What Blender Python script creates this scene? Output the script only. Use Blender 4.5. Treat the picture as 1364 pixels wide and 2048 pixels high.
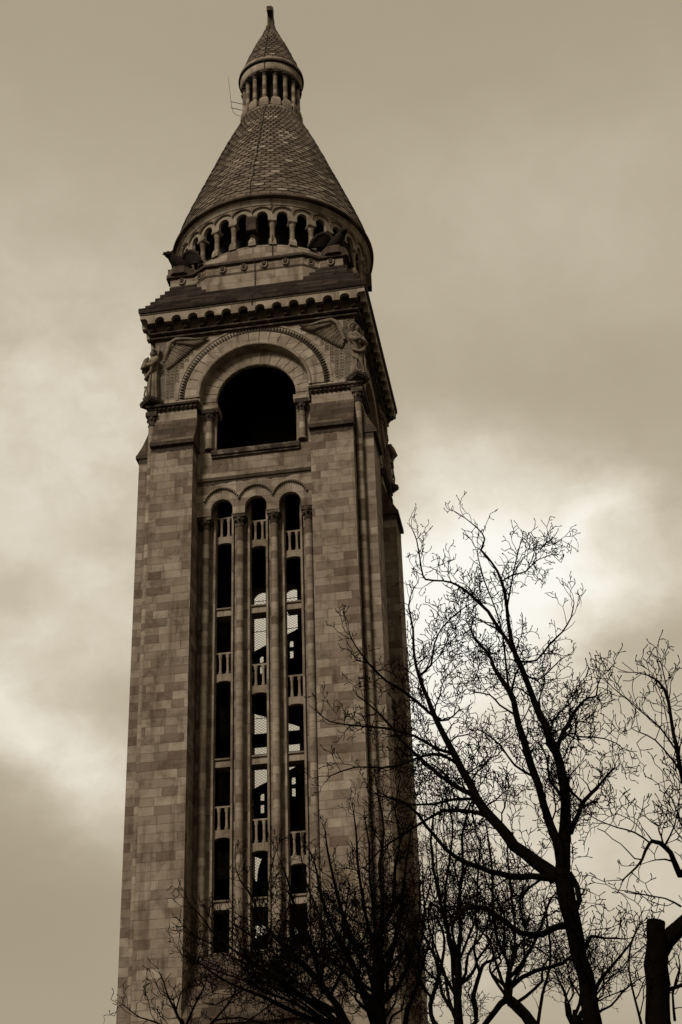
import bpy, bmesh, math, random
from mathutils import Vector, Matrix
from mathutils.geometry import tessellate_polygon
PI = math.pi
for o in list(bpy.data.objects): bpy.data.objects.remove(o)
scn = bpy.context.scene
COL = scn.collection
rnd = random.Random(7)

# ------------------------------------------------------------------ camera
CAM = Vector((16.5695, -83.9326, 1.7)); YAW, PITCH, ROLL = 0.148332, 0.542291, -0.034141
FPX = 3279.86                                   # focal length in pixels of the 1364 x 2048 photograph
cy, sy, cp, sp = math.cos(YAW), math.sin(YAW), math.cos(PITCH), math.sin(PITCH)
fwd = Vector((-sy*cp, cy*cp, sp)); rgt0 = Vector((cy, sy, 0)); up0 = rgt0.cross(fwd)
cr, sr = math.cos(ROLL), math.sin(ROLL)
rgt = rgt0*cr + up0*sr; upv = up0*cr - rgt0*sr
cd = bpy.data.cameras.new('camera'); cam = bpy.data.objects.new('camera', cd); COL.objects.link(cam)
cd.sensor_fit = 'VERTICAL'; cd.sensor_height = 36.0; cd.lens = FPX/2048*36.0
cd.clip_start = 0.1; cd.clip_end = 8000
Mx = Matrix((rgt, upv, -fwd)).transposed().to_4x4(); Mx.translation = CAM
cam.matrix_world = Mx
scn.camera = cam
def ray(px, py): return (rgt*((px-682)/FPX) - upv*((py-1024)/FPX) + fwd)
def at(px, py, Y):                              # point of the plane y = Y seen at a pixel
    d = ray(px, py); return CAM + d*((Y-CAM.y)/d.y)

# ------------------------------------------------------------------ sky
w = bpy.data.worlds.new('World'); scn.world = w; w.use_nodes = True
nt = w.node_tree; nt.nodes.clear(); L = nt.links
def N(t, **k):
    n = nt.nodes.new(t)
    for a, b in k.items(): setattr(n, a, b)
    return n
def math_(op, a, b=None, c=None, clamp=False):
    n = N('ShaderNodeMath', operation=op); n.use_clamp = clamp
    for i, v in enumerate((a, b, c)):
        if v is None: continue
        if isinstance(v, (int, float)): n.inputs[i].default_value = v
        else: L.new(v, n.inputs[i])
    return n.outputs[0]
SUN_EL, SUN_AZ = math.radians(38), math.radians(-24)      # azimuth from -y (behind the camera), towards -x
tc = N('ShaderNodeTexCoord')
nz = N('ShaderNodeTexNoise'); nz.inputs['Scale'].default_value = 7; nz.inputs['Detail'].default_value = 8; nz.inputs['Roughness'].default_value = .58
mp = N('ShaderNodeMapping'); mp.inputs['Scale'].default_value = (1, 1, 2.0); L.new(tc.outputs['Generated'], mp.inputs['Vector']); L.new(mp.outputs[0], nz.inputs['Vector'])
vs = N('ShaderNodeVectorMath', operation='SUBTRACT'); L.new(nz.outputs['Color'], vs.inputs[0]); vs.inputs[1].default_value = (.5, .5, .5)
vm = N('ShaderNodeVectorMath', operation='SCALE'); L.new(vs.outputs[0], vm.inputs[0]); vm.inputs['Scale'].default_value = .075
va = N('ShaderNodeVectorMath', operation='ADD'); L.new(tc.outputs['Generated'], va.inputs[0]); L.new(vm.outputs[0], va.inputs[1])
sx = N('ShaderNodeSeparateXYZ'); L.new(va.outputs[0], sx.inputs[0])
az = math_('ARCTAN2', sx.outputs[0], sx.outputs[1]); el = math_('ARCSINE', math_('MAXIMUM', math_('MINIMUM', sx.outputs[2], 1.0), -1.0))
def azel(px, py):
    d = ray(px, py).normalized(); return math.atan2(d.x, d.y), math.asin(d.z)
# clouds: centre, half-size (in pixels of the photograph, turned into angles), tilt, brightness added
BLOBS = [(900,1290,230,290,0,.62),(1230,975,105,60,20,.26),(1260,1110,260,110,0,.27),(1120,1100,330,140,0,.17),(980,950,330,110,0,.10),
         (40,1470,200,85,-28,.24),(200,1590,160,90,-30,.26),(130,1300,330,190,10,.13),(0,760,420,380,0,.21),(220,1060,320,330,0,.15),
         (1250,1560,500,260,0,.16),(1250,1850,500,200,0,.10),(860,1850,300,240,0,.08),(1100,500,600,330,0,.09),(1000,770,420,90,0,-.025),(230,1090,140,50,0,-.09),
         (40,1180,120,60,0,-.09),(1290,1250,160,50,0,-.07),(60,1830,330,240,0,-.03),(1000,60,900,200,0,-.02)]
tot = None
for (bx, by, sxp, syp, tilt, amp) in BLOBS:
    a0, e0 = azel(bx, by); ce = math.cos(e0)
    ua = math_('MULTIPLY', math_('SUBTRACT', az, a0), ce); ue = math_('SUBTRACT', el, e0)
    t = math.radians(tilt); c, s = math.cos(t), math.sin(t)
    p1 = math_('DIVIDE', math_('ADD', math_('MULTIPLY', ua, c), math_('MULTIPLY', ue, s)), sxp/FPX)
    p2 = math_('DIVIDE', math_('SUBTRACT', math_('MULTIPLY', ue, c), math_('MULTIPLY', ua, s)), syp/FPX)
    q = math_('ADD', math_('MULTIPLY', p1, p1), math_('MULTIPLY', p2, p2))
    g = math_('MULTIPLY', math_('EXPONENT', math_('MULTIPLY', q, -1.0)), amp)
    tot = g if tot is None else math_('ADD', tot, g)
n2 = N('ShaderNodeTexNoise'); n2.inputs['Scale'].default_value = 9; n2.inputs['Detail'].default_value = 9; n2.inputs['Roughness'].default_value = .6
L.new(va.outputs[0], n2.inputs['Vector'])
lum = math_('ADD', tot, .35)
fluct = math_('MULTIPLY_ADD', math_('SUBTRACT', n2.outputs['Fac'], .5), 1.05, 1.0)
edge = math_('MULTIPLY_ADD', math_('MINIMUM', math_('MAXIMUM', tot, 0.0), .25), 4.4, .06)   # open sky is even, cloud banks are mottled
lum = math_('MULTIPLY', lum, math_('MULTIPLY_ADD', math_('SUBTRACT', fluct, 1.0), edge, 1.0))
rp = N('ShaderNodeValToRGB'); cr_ = rp.color_ramp; cr_.elements[0].position = 0; cr_.elements[0].color = (0, 0, 0, 1)
cr_.elements[1].position = 1; cr_.elements[1].color = (1, .985, .90, 1)
for p_, c_ in ((.2, (.238, .198, .136)), (.3, (.362, .304, .212)), (.55, (.63, .555, .43)), (.8, (.875, .82, .70))):
    e_ = cr_.elements.new(p_); e_.color = (*c_, 1)
low = math_('MULTIPLY_ADD', math_('MULTIPLY', math_('MAXIMUM', math_('SUBTRACT', el, .03), 0.0), 5.6, clamp=True), .70, .30)
lum = math_('MULTIPLY', lum, low)     # sky near the horizon dimmed, out of view, to deepen soffit shade
L.new(lum, rp.inputs[0])
skt = N('ShaderNodeTexSky', sky_type='NISHITA'); skt.sun_disc = False; skt.sun_elevation = SUN_EL; skt.sun_rotation = PI + SUN_AZ
bw = N('ShaderNodeRGBToBW'); L.new(skt.outputs[0], bw.inputs[0])
tint = N('ShaderNodeMix', data_type='RGBA', blend_type='MULTIPLY'); tint.inputs['Factor'].default_value = 1
L.new(bw.outputs[0], tint.inputs['A']); tint.inputs['B'].default_value = (.060, .052, .036, 1)
mixs = N('ShaderNodeMix', data_type='RGBA'); mixs.inputs['Factor'].default_value = .96
L.new(tint.outputs['Result'], mixs.inputs['A']); L.new(rp.outputs[0], mixs.inputs['B'])
bg = N('ShaderNodeBackground'); L.new(mixs.outputs['Result'], bg.inputs[0]); bg.inputs[1].default_value = 1.0
wo = N('ShaderNodeOutputWorld'); L.new(bg.outputs[0], wo.inputs[0])
# ------------------------------------------------------------------ sun behind thin cloud
sl = bpy.data.lights.new('sun', 'SUN'); sl.energy = 2.6; sl.angle = math.radians(14); sl.color = (1, .93, .80)
so = bpy.data.objects.new('sun', sl); COL.objects.link(so)
sd = Vector((math.sin(SUN_AZ)*math.cos(SUN_EL), -math.cos(SUN_AZ)*math.cos(SUN_EL), math.sin(SUN_EL)))
so.rotation_euler = (-sd).to_track_quat('-Z', 'Y').to_euler(); so.location = (0, -60, 120)
vs_ = scn.view_settings; vs_.view_transform = 'Standard'; vs_.look = 'None'; vs_.exposure = 0; vs_.gamma = 1; vs_.use_curve_mapping = False
scn.render.engine = 'CYCLES'; scn.render.resolution_x = 682; scn.render.resolution_y = 1024

# ------------------------------------------------------------------ materials
def mat(name, build):
    m = bpy.data.materials.new(name); m.use_nodes = True
    global nt, L
    nt = m.node_tree; L = nt.links; nt.nodes.clear()
    b = N('ShaderNodeBsdfPrincipled'); o = N('ShaderNodeOutputMaterial'); L.new(b.outputs[0], o.inputs[0])
    b.inputs['Roughness'].default_value = .9; b.inputs['Specular IOR Level'].default_value = .15
    build(b); return m
def mixc(f, a, b, mode='MIX'):
    n = N('ShaderNodeMix', data_type='RGBA', blend_type=mode)
    for k, v in (('Factor', f), ('A', a), ('B', b)):
        if isinstance(v, (int, float)): n.inputs[k].default_value = v
        elif isinstance(v, tuple): n.inputs[k].default_value = (*v, 1)
        else: L.new(v, n.inputs[k])
    return n.outputs['Result']
def ramp(v, stops, interp='LINEAR'):
    n = N('ShaderNodeValToRGB'); r = n.color_ramp; r.interpolation = interp
    r.elements[0].position = stops[0][0]; r.elements[0].color = (*stops[0][1], 1)
    r.elements[1].position = stops[-1][0]; r.elements[1].color = (*stops[-1][1], 1)
    for p_, c_ in stops[1:-1]: e = r.elements.new(p_); e.color = (*c_, 1)
    L.new(v, n.inputs[0]); return n.outputs[0]
def noise(scale, detail=5, rough=.6, vec=None, dist=0):
    n = N('ShaderNodeTexNoise'); n.inputs['Scale'].default_value = scale; n.inputs['Detail'].default_value = detail
    n.inputs['Roughness'].default_value = rough; n.inputs['Distortion'].default_value = dist
    if vec is None:
        g = N('ShaderNodeNewGeometry'); vec = g.outputs['Position']
    L.new(vec, n.inputs['Vector']); return n.outputs['Fac']
def wn2(a, b, seed):
    c = N('ShaderNodeCombineXYZ'); L.new(a, c.inputs[0]) if not isinstance(a, float) else None
    if b is not None: L.new(b, c.inputs[1])
    c.inputs[2].default_value = seed
    n = N('ShaderNodeTexWhiteNoise', noise_dimensions='3D'); L.new(c.outputs[0], n.inputs['Vector']); return n.outputs['Value']
def bump(b, h, strength, dist):
    n = N('ShaderNodeBump'); n.inputs['Strength'].default_value = strength; n.inputs['Distance'].default_value = dist
    L.new(h, n.inputs['Height']); L.new(n.outputs[0], b.inputs['Normal'])
GAIN = 1.0
def warm(c): return (c[0]*1.0, c[1]*.965, c[2]*.965)
def ashlar(light, mid, dark, darkshare=.20, stain=.7, H=.49, W=.95, seed=0., joint=.020):
    light, mid, dark = warm(light), warm(mid), warm(dark)
    def f(b):
        uv = N('ShaderNodeUVMap'); uv.uv_map = 'UVMap'
        s = N('ShaderNodeSeparateXYZ'); L.new(uv.outputs[0], s.inputs[0]); u, v = s.outputs[0], s.outputs[1]
        vr = math_('DIVIDE', v, H); row = math_('FLOOR', vr); fv = math_('SUBTRACT', vr, row)
        off = math_('MULTIPLY', wn2(row, None, 3.1+seed), 7.0)
        u1 = math_('ADD', math_('DIVIDE', u, W), off)
        u2 = math_('ADD', u1, math_('MULTIPLY', math_('SINE', math_('ADD', math_('MULTIPLY', u1, 2.3), math_('MULTIPLY', off, 5))), .17))
        col = math_('FLOOR', u2); fu = math_('SUBTRACT', u2, col)
        r1 = wn2(row, col, 1.7+seed); r2 = wn2(row, col, 8.3+seed)
        mx = lambda a, b, t: tuple(p*(1-t)+q*t for p, q in zip(a, b))
        tone = ramp(r1, [(0, dark), (darkshare*.5, mx(dark, mid, .15)), (darkshare, mx(dark, mid, .5)), (darkshare+.18, mx(dark, mid, .85)), (.62, mid), (.85, light), (1, tuple(min(1, c*1.12) for c in light))])
        tone = mixc(math_('MULTIPLY', r2, .20), tone, mid)
        n1 = noise(.35, 6, .62); n3 = noise(3.5, 6, .7); n4 = noise(1.1, 7, .66, dist=.6)
        st = ramp(n1, [(0, (.50, .45, .41)), (.42, (.74, .70, .67)), (.56, (1, 1, 1)), (1, (1.08, 1.08, 1.08))])
        tone = mixc(stain*1.0, tone, mixc(1.0, tone, st, 'MULTIPLY'))
        st2 = ramp(n4, [(.34, (.42, .37, .33)), (.50, (.92, .95, .95)), (.6, (1, 1, 1)), (.85, (1.12, 1.12, 1.12))])
        tone = mixc(.7, tone, mixc(1.0, tone, st2, 'MULTIPLY'))
        gp = N('ShaderNodeNewGeometry'); mpz = N('ShaderNodeMapping'); mpz.inputs['Scale'].default_value = (1, 1, .10); L.new(gp.outputs['Position'], mpz.inputs['Vector'])
        n5 = noise(1.7, 6, .6, mpz.outputs[0])
        tone = mixc(.85, tone, mixc(1.0, tone, ramp(n5, [(.32, (.48, .43, .39)), (.47, (.93, .92, .91)), (.6, (1, 1, 1)), (.8, (1.10, 1.10, 1.10))]), 'MULTIPLY'))
        fine = ramp(n3, [(.2, (.78, .76, .74)), (.5, (1, 1, 1)), (.8, (1.15, 1.15, 1.15))])
        tone = mixc(.6, tone, mixc(1.0, tone, fine, 'MULTIPLY'))
        jv = math_('LESS_THAN', math_('MINIMUM', fv, math_('SUBTRACT', 1.0, fv)), joint/H)
        ju = math_('LESS_THAN', math_('MINIMUM', fu, math_('SUBTRACT', 1.0, fu)), joint*.8/W)
        j = math_('MAXIMUM', jv, ju)
        jn = noise(.9, 4, .5)
        jf = math_('MULTIPLY', j, math_('MULTIPLY_ADD', jn, .95, -.08), clamp=True)
        L.new(mixc(jf, tone, tuple(c*.40 for c in dark)), b.inputs['Base Color'])
        bump(b, math_('SUBTRACT', math_('MULTIPLY', n3, .4), j), .5, .02)
    return f
LT, MD, DK = (.300, .256, .203), (.255, .213, .166), (.140, .104, .078)
M_stone = mat('limestone ashlar', ashlar(LT, MD, DK))
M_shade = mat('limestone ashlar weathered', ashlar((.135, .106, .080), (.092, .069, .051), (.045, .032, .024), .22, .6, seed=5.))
M_smooth = mat('limestone moulding', ashlar((.31, .263, .207), (.26, .217, .168), (.15, .115, .087), .10, .6, H=.62, W=1.5, seed=2., joint=.012))
M_drum = mat('limestone column drums', ashlar((.325, .277, .218), (.25, .208, .160), (.135, .101, .076), .26, .4, H=.46, W=50., seed=9., joint=.020))
M_fresh = mat('limestone pale ashlar', ashlar((.335, .287, .228), (.295, .250, .196), (.20, .160, .122), .07, .35, H=.6, W=1.3, seed=12.))
def soot(b):  # near-black stone for real soot and for shade painted on soffits and recesses
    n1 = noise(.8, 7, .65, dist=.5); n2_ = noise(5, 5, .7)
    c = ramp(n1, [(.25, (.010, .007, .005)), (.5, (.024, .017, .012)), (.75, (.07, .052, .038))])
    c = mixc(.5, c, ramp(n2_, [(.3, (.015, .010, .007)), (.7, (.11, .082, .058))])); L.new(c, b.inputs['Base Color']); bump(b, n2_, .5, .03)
M_soot_shade = mat('soot and shade dark stone', soot)
def grime(b):
    n1 = noise(1.6, 7, .65, dist=.5)
    L.new(ramp(n1, [(.34, (.014, .010, .007)), (.53, (.046, .034, .025)), (.72, (.18, .146, .112))]), b.inputs['Base Color']); bump(b, n1, .4, .03)
M_steps = mat('soot stained roof blocks', ashlar((.062, .045, .034), (.038, .027, .020), (.018, .013, .010), .3, .9, H=.215, W=1.3, seed=21.))
M_grime = mat('grimy moulding stone', grime)
def tile(b):
    a = N('ShaderNodeAttribute'); a.attribute_name = 'tone'
    n1 = noise(.45, 5, .6); n2_ = noise(6, 5, .7)
    c = ramp(a.outputs['Fac'], [(0, (.06, .043, .032)), (.45, (.118, .089, .067)), (.8, (.16, .124, .095)), (.93, (.22, .177, .138)), (1, (.29, .243, .19))])
    c = mixc(.7, c, mixc(1., c, ramp(n1, [(.3, (.5, .46, .43)), (.5, (1, 1, 1)), (.75, (1.35, 1.35, 1.35))]), 'MULTIPLY'))
    c = mixc(.5, c, mixc(1., c, ramp(n2_, [(.25, (.6, .6, .6)), (.75, (1.2, 1.2, 1.2))]), 'MULTIPLY'))
    L.new(c, b.inputs['Base Color']); bump(b, n2_, .4, .02)
M_tile = mat('carved stone scale tiles', tile)
def flat(col, var=.3, sc=4, rough=.9, metal=0):
    def f(b):
        n1 = noise(sc, 5, .6); L.new(ramp(n1, [(.25, tuple(c*(1-var) for c in col)), (.75, tuple(c*(1+var) for c in col))]), b.inputs['Base Color'])
        b.inputs['Roughness'].default_value = rough; b.inputs['Metallic'].default_value = metal; bump(b, n1, .3, .01)
    return f
M_dark = mat('shade painted interior masonry', flat((.010, .007, .005)))  # near-black colour carries the shade of the interior
M_bronze = mat('blackened statue stone', flat((.016, .011, .008), .5, 5, .9))
M_statue = mat('carved angel stone', flat((.150, .117, .088), .6, 2.0))
M_lead = mat('dark lead joint', flat((.018, .013, .009), .3, 3, .7))
M_metal = mat('painted metal', flat((.10, .08, .06), .2, 6, .5))
M_cable = mat('lightning conductor metal', flat((.02, .015, .011), .2, 6, .5))
def bark(col):
    def f(b):
        flat(col, .4, 9)(b); b.inputs['Specular IOR Level'].default_value = 0; b.inputs['Roughness'].default_value = 1
    return f
M_bark = mat('silhouette dark bark', bark((.0042, .0030, .0022)))  # silhouette darkness of the trees is put into the bark colour
M_bark2 = mat('dark twig bark', bark((.0048, .0035, .0026)))  # twigs get the same painted silhouette tone
M_ground = mat('park ground', flat((.06, .05, .034), .4, .6))

# ------------------------------------------------------------------ mesh helpers
class MB:
    def __init__(s): s.v = []; s.f = []; s.uv = []; s.sm = []; s.tone = []
    def face(s, pts, uv=None, sm=False, tone=.5):
        i = len(s.v); s.v.extend(Vector(p) for p in pts); s.f.append(list(range(i, i+len(pts)))); s.uv.append(uv); s.sm.append(sm); s.tone.append(tone)
    def grid(s, rows, closed=True, sm=True, uv=None, tone=.5):
        i = len(s.v); n = len(rows[0])
        for r in rows: s.v.extend(Vector(p) for p in r)
        for a in range(len(rows)-1):
            for b in range(n if closed else n-1):
                c = (b+1) % n
                s.f.append([i+a*n+b, i+a*n+c, i+(a+1)*n+c, i+(a+1)*n+b]); s.sm.append(sm); s.tone.append(tone)
                s.uv.append(uv(a, b) if uv else None)
    def cap(s, pts, tone=.5): s.face(pts, None, False, tone)
    def box(s, x0, x1, y0, y1, z0, z1):
        P = [(x, y, z) for z in (z0, z1) for y in (y0, y1) for x in (x0, x1)]
        i = len(s.v); s.v.extend(Vector(p) for p in P)
        for f in ((0,2,3,1), (4,5,7,6), (0,1,5,4), (1,3,7,5), (3,2,6,7), (2,0,4,6)):
            s.f.append([i+k for k in f]); s.uv.append(None); s.sm.append(False); s.tone.append(.5)
    def prism_x(s, poly, x0, x1):                # poly of (d, z), extruded along x; y = -d
        n = len(poly); i = len(s.v)
        for x in (x0, x1): s.v.extend(Vector((x, -d, z)) for d, z in poly)
        for f in [list(range(i, i+n)), list(range(i+2*n-1, i+n-1, -1))] + [[i+k, i+(k+1) % n, i+n+(k+1) % n, i+n+k] for k in range(n)]:
            s.f.append(f); s.uv.append(None); s.sm.append(False); s.tone.append(.5)
    def plate(s, outline, holes, d0, d1, warp=None):   # outline and holes of (x, z)
        loops = [outline]+holes
        vec = [[Vector((x, z, 0)) for x, z in l] for l in loops]
        flatp = [p for l in loops for p in l]
        tris = tessellate_polygon(vec)
        W = warp or (lambda x, d, z: Vector((x, -d, z)))
        i = len(s.v)
        s.v.extend(W(x, d1, z) for x, z in flatp); s.v.extend(W(x, d0, z) for x, z in flatp)
        n = len(flatp)
        for t in tris:
            s.f.append([i+k for k in t]); s.f.append([i+n+k for k in reversed(t)])
            s.uv += [None, None]; s.sm += [False, False]; s.tone += [.5, .5]
        o = 0
        for l in loops:
            m = len(l)
            for k in range(m):
                a, b = i+o+k, i+o+(k+1) % m
                s.f.append([a, b, b+n, a+n]); s.uv.append(None); s.sm.append(False); s.tone.append(.5)
            o += m
    def ring4(s, prof):                          # closed (d, z) profile swept round the square plan
        n = len(prof); i = len(s.v)
        for sxx, syy in ((-1, -1), (1, -1), (1, 1), (-1, 1)):
            s.v.extend(Vector((sxx*d, syy*d, z)) for d, z in prof)
        for k in range(4):
            for j in range(n):
                s.f.append([i+k*n+j, i+k*n+(j+1) % n, i+((k+1) % 4)*n+(j+1) % n, i+((k+1) % 4)*n+j]); s.uv.append(None); s.sm.append(False); s.tone.append(.5)
    def lathe(s, prof, n=24, c=(0, 0), sm=True, ph=0, caps=True, a0=0, a1=2*PI, fold=None):
        rows = []
        for r, z in prof:
            row = []
            for k in range(n):
                a = ph + 2*PI*k/n; rr = r*(fold(a, z) if fold else 1)
                row.append((c[0]+rr*math.sin(a), c[1]-rr*math.cos(a), z))
            rows.append(row)
        R = max(p[0] for p in prof)
        acc = [prof[0][1]]
        for k in range(1, len(prof)): acc.append(acc[-1]+max(abs(prof[k][1]-prof[k-1][1]), .0) or acc[-1])
        s.grid(rows, True, sm, lambda a, b: [(2*PI*R*b/n, prof[a][1]), (2*PI*R*(b+1)/n, prof[a][1]), (2*PI*R*(b+1)/n, prof[a+1][1]), (2*PI*R*b/n, prof[a+1][1])])
        if caps:
            for r, row, fl in ((prof[0][0], rows[0], True), (prof[-1][0], rows[-1], False)):
                if r > 1e-4: s.cap(list(reversed(row)) if fl else row)
    def tube(s, pts, rad, n=6, cap=True):
        rows = []; pts = [Vector(p) for p in pts]; ref = None
        for k, p in enumerate(pts):
            t = (pts[min(k+1, len(pts)-1)]-pts[max(k-1, 0)])
            if t.length < 1e-9: t = Vector((0, 0, 1))
            t.normalize()
            if ref is None: ref = t.orthogonal().normalized()
            ref = (ref - t*ref.dot(t))
            if ref.length < 1e-5: ref = t.orthogonal()
            ref.normalize(); bi = t.cross(ref); r = rad[k] if isinstance(rad, (list, tuple)) else rad
            rows.append([p+(ref*math.cos(2*PI*j/n)+bi*math.sin(2*PI*j/n))*r for j in range(n)])
        s.grid(rows, True, True)
        if cap: s.cap(list(reversed(rows[0]))); s.cap(rows[-1])
    def ell(s, c, r, n=12, m=8, rot=None):
        rows = []
        for a in range(m+1):
            th = PI*a/m; st = max(math.sin(th), .02)
            row = []
            for b in range(n):
                v = Vector((r[0]*st*math.cos(2*PI*b/n), r[1]*st*math.sin(2*PI*b/n), -r[2]*math.cos(th)))
                if rot: v = rot @ v
                row.append(Vector(c)+v)
            rows.append(row)
        s.grid(rows)
    def xf(s, M):
        s.v = [M @ p for p in s.v]; return s
    def mesh(s, name, m, recalc=True, usetone=False):
        me = bpy.data.meshes.new(name); me.from_pydata([tuple(p) for p in s.v], [], s.f)
        me.polygons.foreach_set('use_smooth', s.sm)
        uvl = me.uv_layers.new(name='UVMap'); data = [0.0]*(2*len(me.loops)); li = 0
        for f, uv in zip(s.f, s.uv):
            if uv is None:
                a, b, c = s.v[f[0]], s.v[f[1]], s.v[f[2]]
                nn = (b-a).cross(c-b)
                if nn.length < 1e-12 and len(f) > 3: nn = (c-b).cross(s.v[f[3]]-c)
                if nn.length > 1e-12: nn.normalize()
                if abs(nn.z) > .9: uv = [(s.v[k].x, s.v[k].y) for k in f]
                else:
                    t = Vector((-nn.y, nn.x, 0)); t = t.normalized() if t.length > 1e-9 else Vector((1, 0, 0))
                    if t.x < -.5 or (abs(t.x) <= .5 and t.y < 0): t = -t
                    uv = [(s.v[k].dot(t), s.v[k].z) for k in f]
            for q in uv: data[li] = q[0]; data[li+1] = q[1]; li += 2
        uvl.data.foreach_set('uv', data)
        if usetone:
            at_ = me.attributes.new('tone', 'FLOAT', 'FACE'); at_.data.foreach_set('value', s.tone)
        if recalc:
            bm = bmesh.new(); bm.from_mesh(me); bmesh.ops.recalc_face_normals(bm, faces=bm.faces); bm.to_mesh(me); bm.free()
        me.materials.append(m); return me
def link(name, me, parent=None, loc=(0, 0, 0), rz=0, sc=None):
    o = bpy.data.objects.new(name, me); COL.objects.link(o); o.location = loc; o.rotation_euler = (0, 0, rz)
    if sc: o.scale = sc
    if parent: o.parent = parent
    return o
def root(name, loc, label, cat, group=None):
    o = bpy.data.objects.new(name, None); COL.objects.link(o); o.location = loc; o.empty_display_size = .5
    tag(o, label, cat, group); return o
def tag(o, label, cat, group=None):
    o['label'] = label; o['category'] = cat
    if group: o['group'] = group
def arc(cx, cz, r, a0, a1, n): return [(cx+r*math.cos(a0+(a1-a0)*k/n), cz+r*math.sin(a0+(a1-a0)*k/n)) for k in range(n+1)]
def circpt(r, a, z): return (r*math.sin(a), -r*math.cos(a), z)

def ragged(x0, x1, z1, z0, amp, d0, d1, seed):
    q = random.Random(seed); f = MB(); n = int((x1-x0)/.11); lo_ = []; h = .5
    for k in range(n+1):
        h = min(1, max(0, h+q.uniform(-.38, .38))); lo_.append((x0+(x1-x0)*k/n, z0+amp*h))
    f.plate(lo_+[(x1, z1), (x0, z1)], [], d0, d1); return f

# ------------------------------------------------------------------ ground
g = MB(); NG = 24
def gz(x, y): return 0.0
g.face([(-3000, -3000, 0), (3000, -3000, 0), (3000, 3000, 0), (-3000, 3000, 0)])
go = link('ground', g.mesh('ground', M_ground, recalc=False)); go['kind'] = 'structure'

# ------------------------------------------------------------------ bell tower
T = root('bell_tower', (0, 0, 0), 'tall square limestone bell tower with arched belfry and round scale-tiled stone spire', 'bell tower')
Q = [0, PI/2, PI, -PI/2]
def four(name, me, ks=(0, 1, 2, 3), parent=None): return [link(name, me, parent or T, rz=Q[k]) for k in ks]
DP = 5.80                                        # face of the recessed field between the buttresses
# field wall with its three tall lancets; the jambs stand deeper
OX = (-1.98, 0.0, 1.98)
BZ = 58.0                                        # springing of the belfry arch
def arch_hole(cx, hw, z0, zs, n=14): return [(cx-hw, z0), (cx+hw, z0)] + arc(cx, zs, hw, 0, PI, n)
f = MB()
# lower wall, jamb plane
f.plate([(-4.2, 24.0), (4.2, 24.0), (4.2, 50.95), (-4.2, 50.95)], [arch_hole(c, .43, 25.1, 50.3) for c in OX], 4.45, 5.1)
jamb_me = f.mesh('jamb_wall', M_stone)
four('jamb_wall', jamb_me, (2,))
f = MB(); f.plate([(-4.2, 24.0), (4.2, 24.0), (4.2, 51.45), (-4.2, 51.45)], [[(c-.43, 25.1), (c+.43, 25.1), (c+.43, 51.4), (c-.43, 51.4)] for c in OX], 4.85, 5.1)
four('jamb_wall', f.mesh('jamb_wall', M_stone), (0, 1, 3))
f = MB()
for c in OX:                                     # stepped jamb rolls beside every lancet
    for sgn in (-1, 1):
        f.prism_x([(5.1, 25.0), (5.24, 25.0), (5.24, 50.0), (5.1, 50.0)], c+sgn*.52-.05, c+sgn*.52+.05)
four('jamb_roll', f.mesh('jamb_roll', M_smooth), (0, 1))
# arcade head over the lancets
f = MB()
out = [(-3.5, 50.0), (3.5, 50.0), (3.5, 54.3), (-3.5, 54.3)]
bot = [(-3.5, 50.0)]
for c in OX: bot += [(c-.63, 50.0)] + [(c+.63*math.cos(a), 50.38+.66*math.sin(a)) for a in [PI-PI*k/16 for k in range(17)]] + [(c+.63, 50.0)]
bot += [(3.5, 50.0), (3.5, 54.3), (-3.5, 54.3)]
f.plate(bot, [], 5.50, DP)
four('lancet_arcade', f.mesh('lancet_arcade', M_stone))
f = MB(); f.box(-4.3, 4.3, -5.49, -4.4, 51.5, 54.25); four('arch_backing', f.mesh('arch_backing', M_dark))  # added near-black block, painted shade behind the arch heads
# beaded hood over each lancet arch
f = MB()
for c in OX:
    pr = arc(c, 50.45, 1.33, PI*.12, PI*.88, 18)
    zz = [(x, 50.45+(z-50.45)) for x, z in pr]
    zz = [(c+(x-c)*.82, z+.02) for x, z in zz]
    f.tube([(x, -(DP+.04), z) for x, z in zz], .065, 6)
    for k in range(len(zz)-1):
        x, z = (zz[k][0]+zz[k+1][0])/2, (zz[k][1]+zz[k+1][1])/2
        f.ell((x, -(DP+.10), z-.06), (.065, .09, .085), 6, 5)
four('hood_mould', f.mesh('hood_mould', M_smooth), (0, 1))
# foot of the field: sill and battered plinth between the buttresses
f = MB(); f.prism_x([(4.4, 24.05), (5.75, 24.05), (5.75, 24.5), (5.1, 25.05), (4.4, 25.05)], -3.5, 3.5)
f.prism_x([(4.4, 23.3), (6.02, 23.3), (6.02, 23.75), (5.9, 24.05), (4.4, 24.05)], -3.5, 3.5)
f.prism_x([(4.4, 21.2), (6.95, 21.2), (6.95, 21.5), (6.0, 23.3), (4.4, 23.3)], -3.5, 3.5)
four('battered_sill', f.mesh('battered_sill', M_shade))
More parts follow.
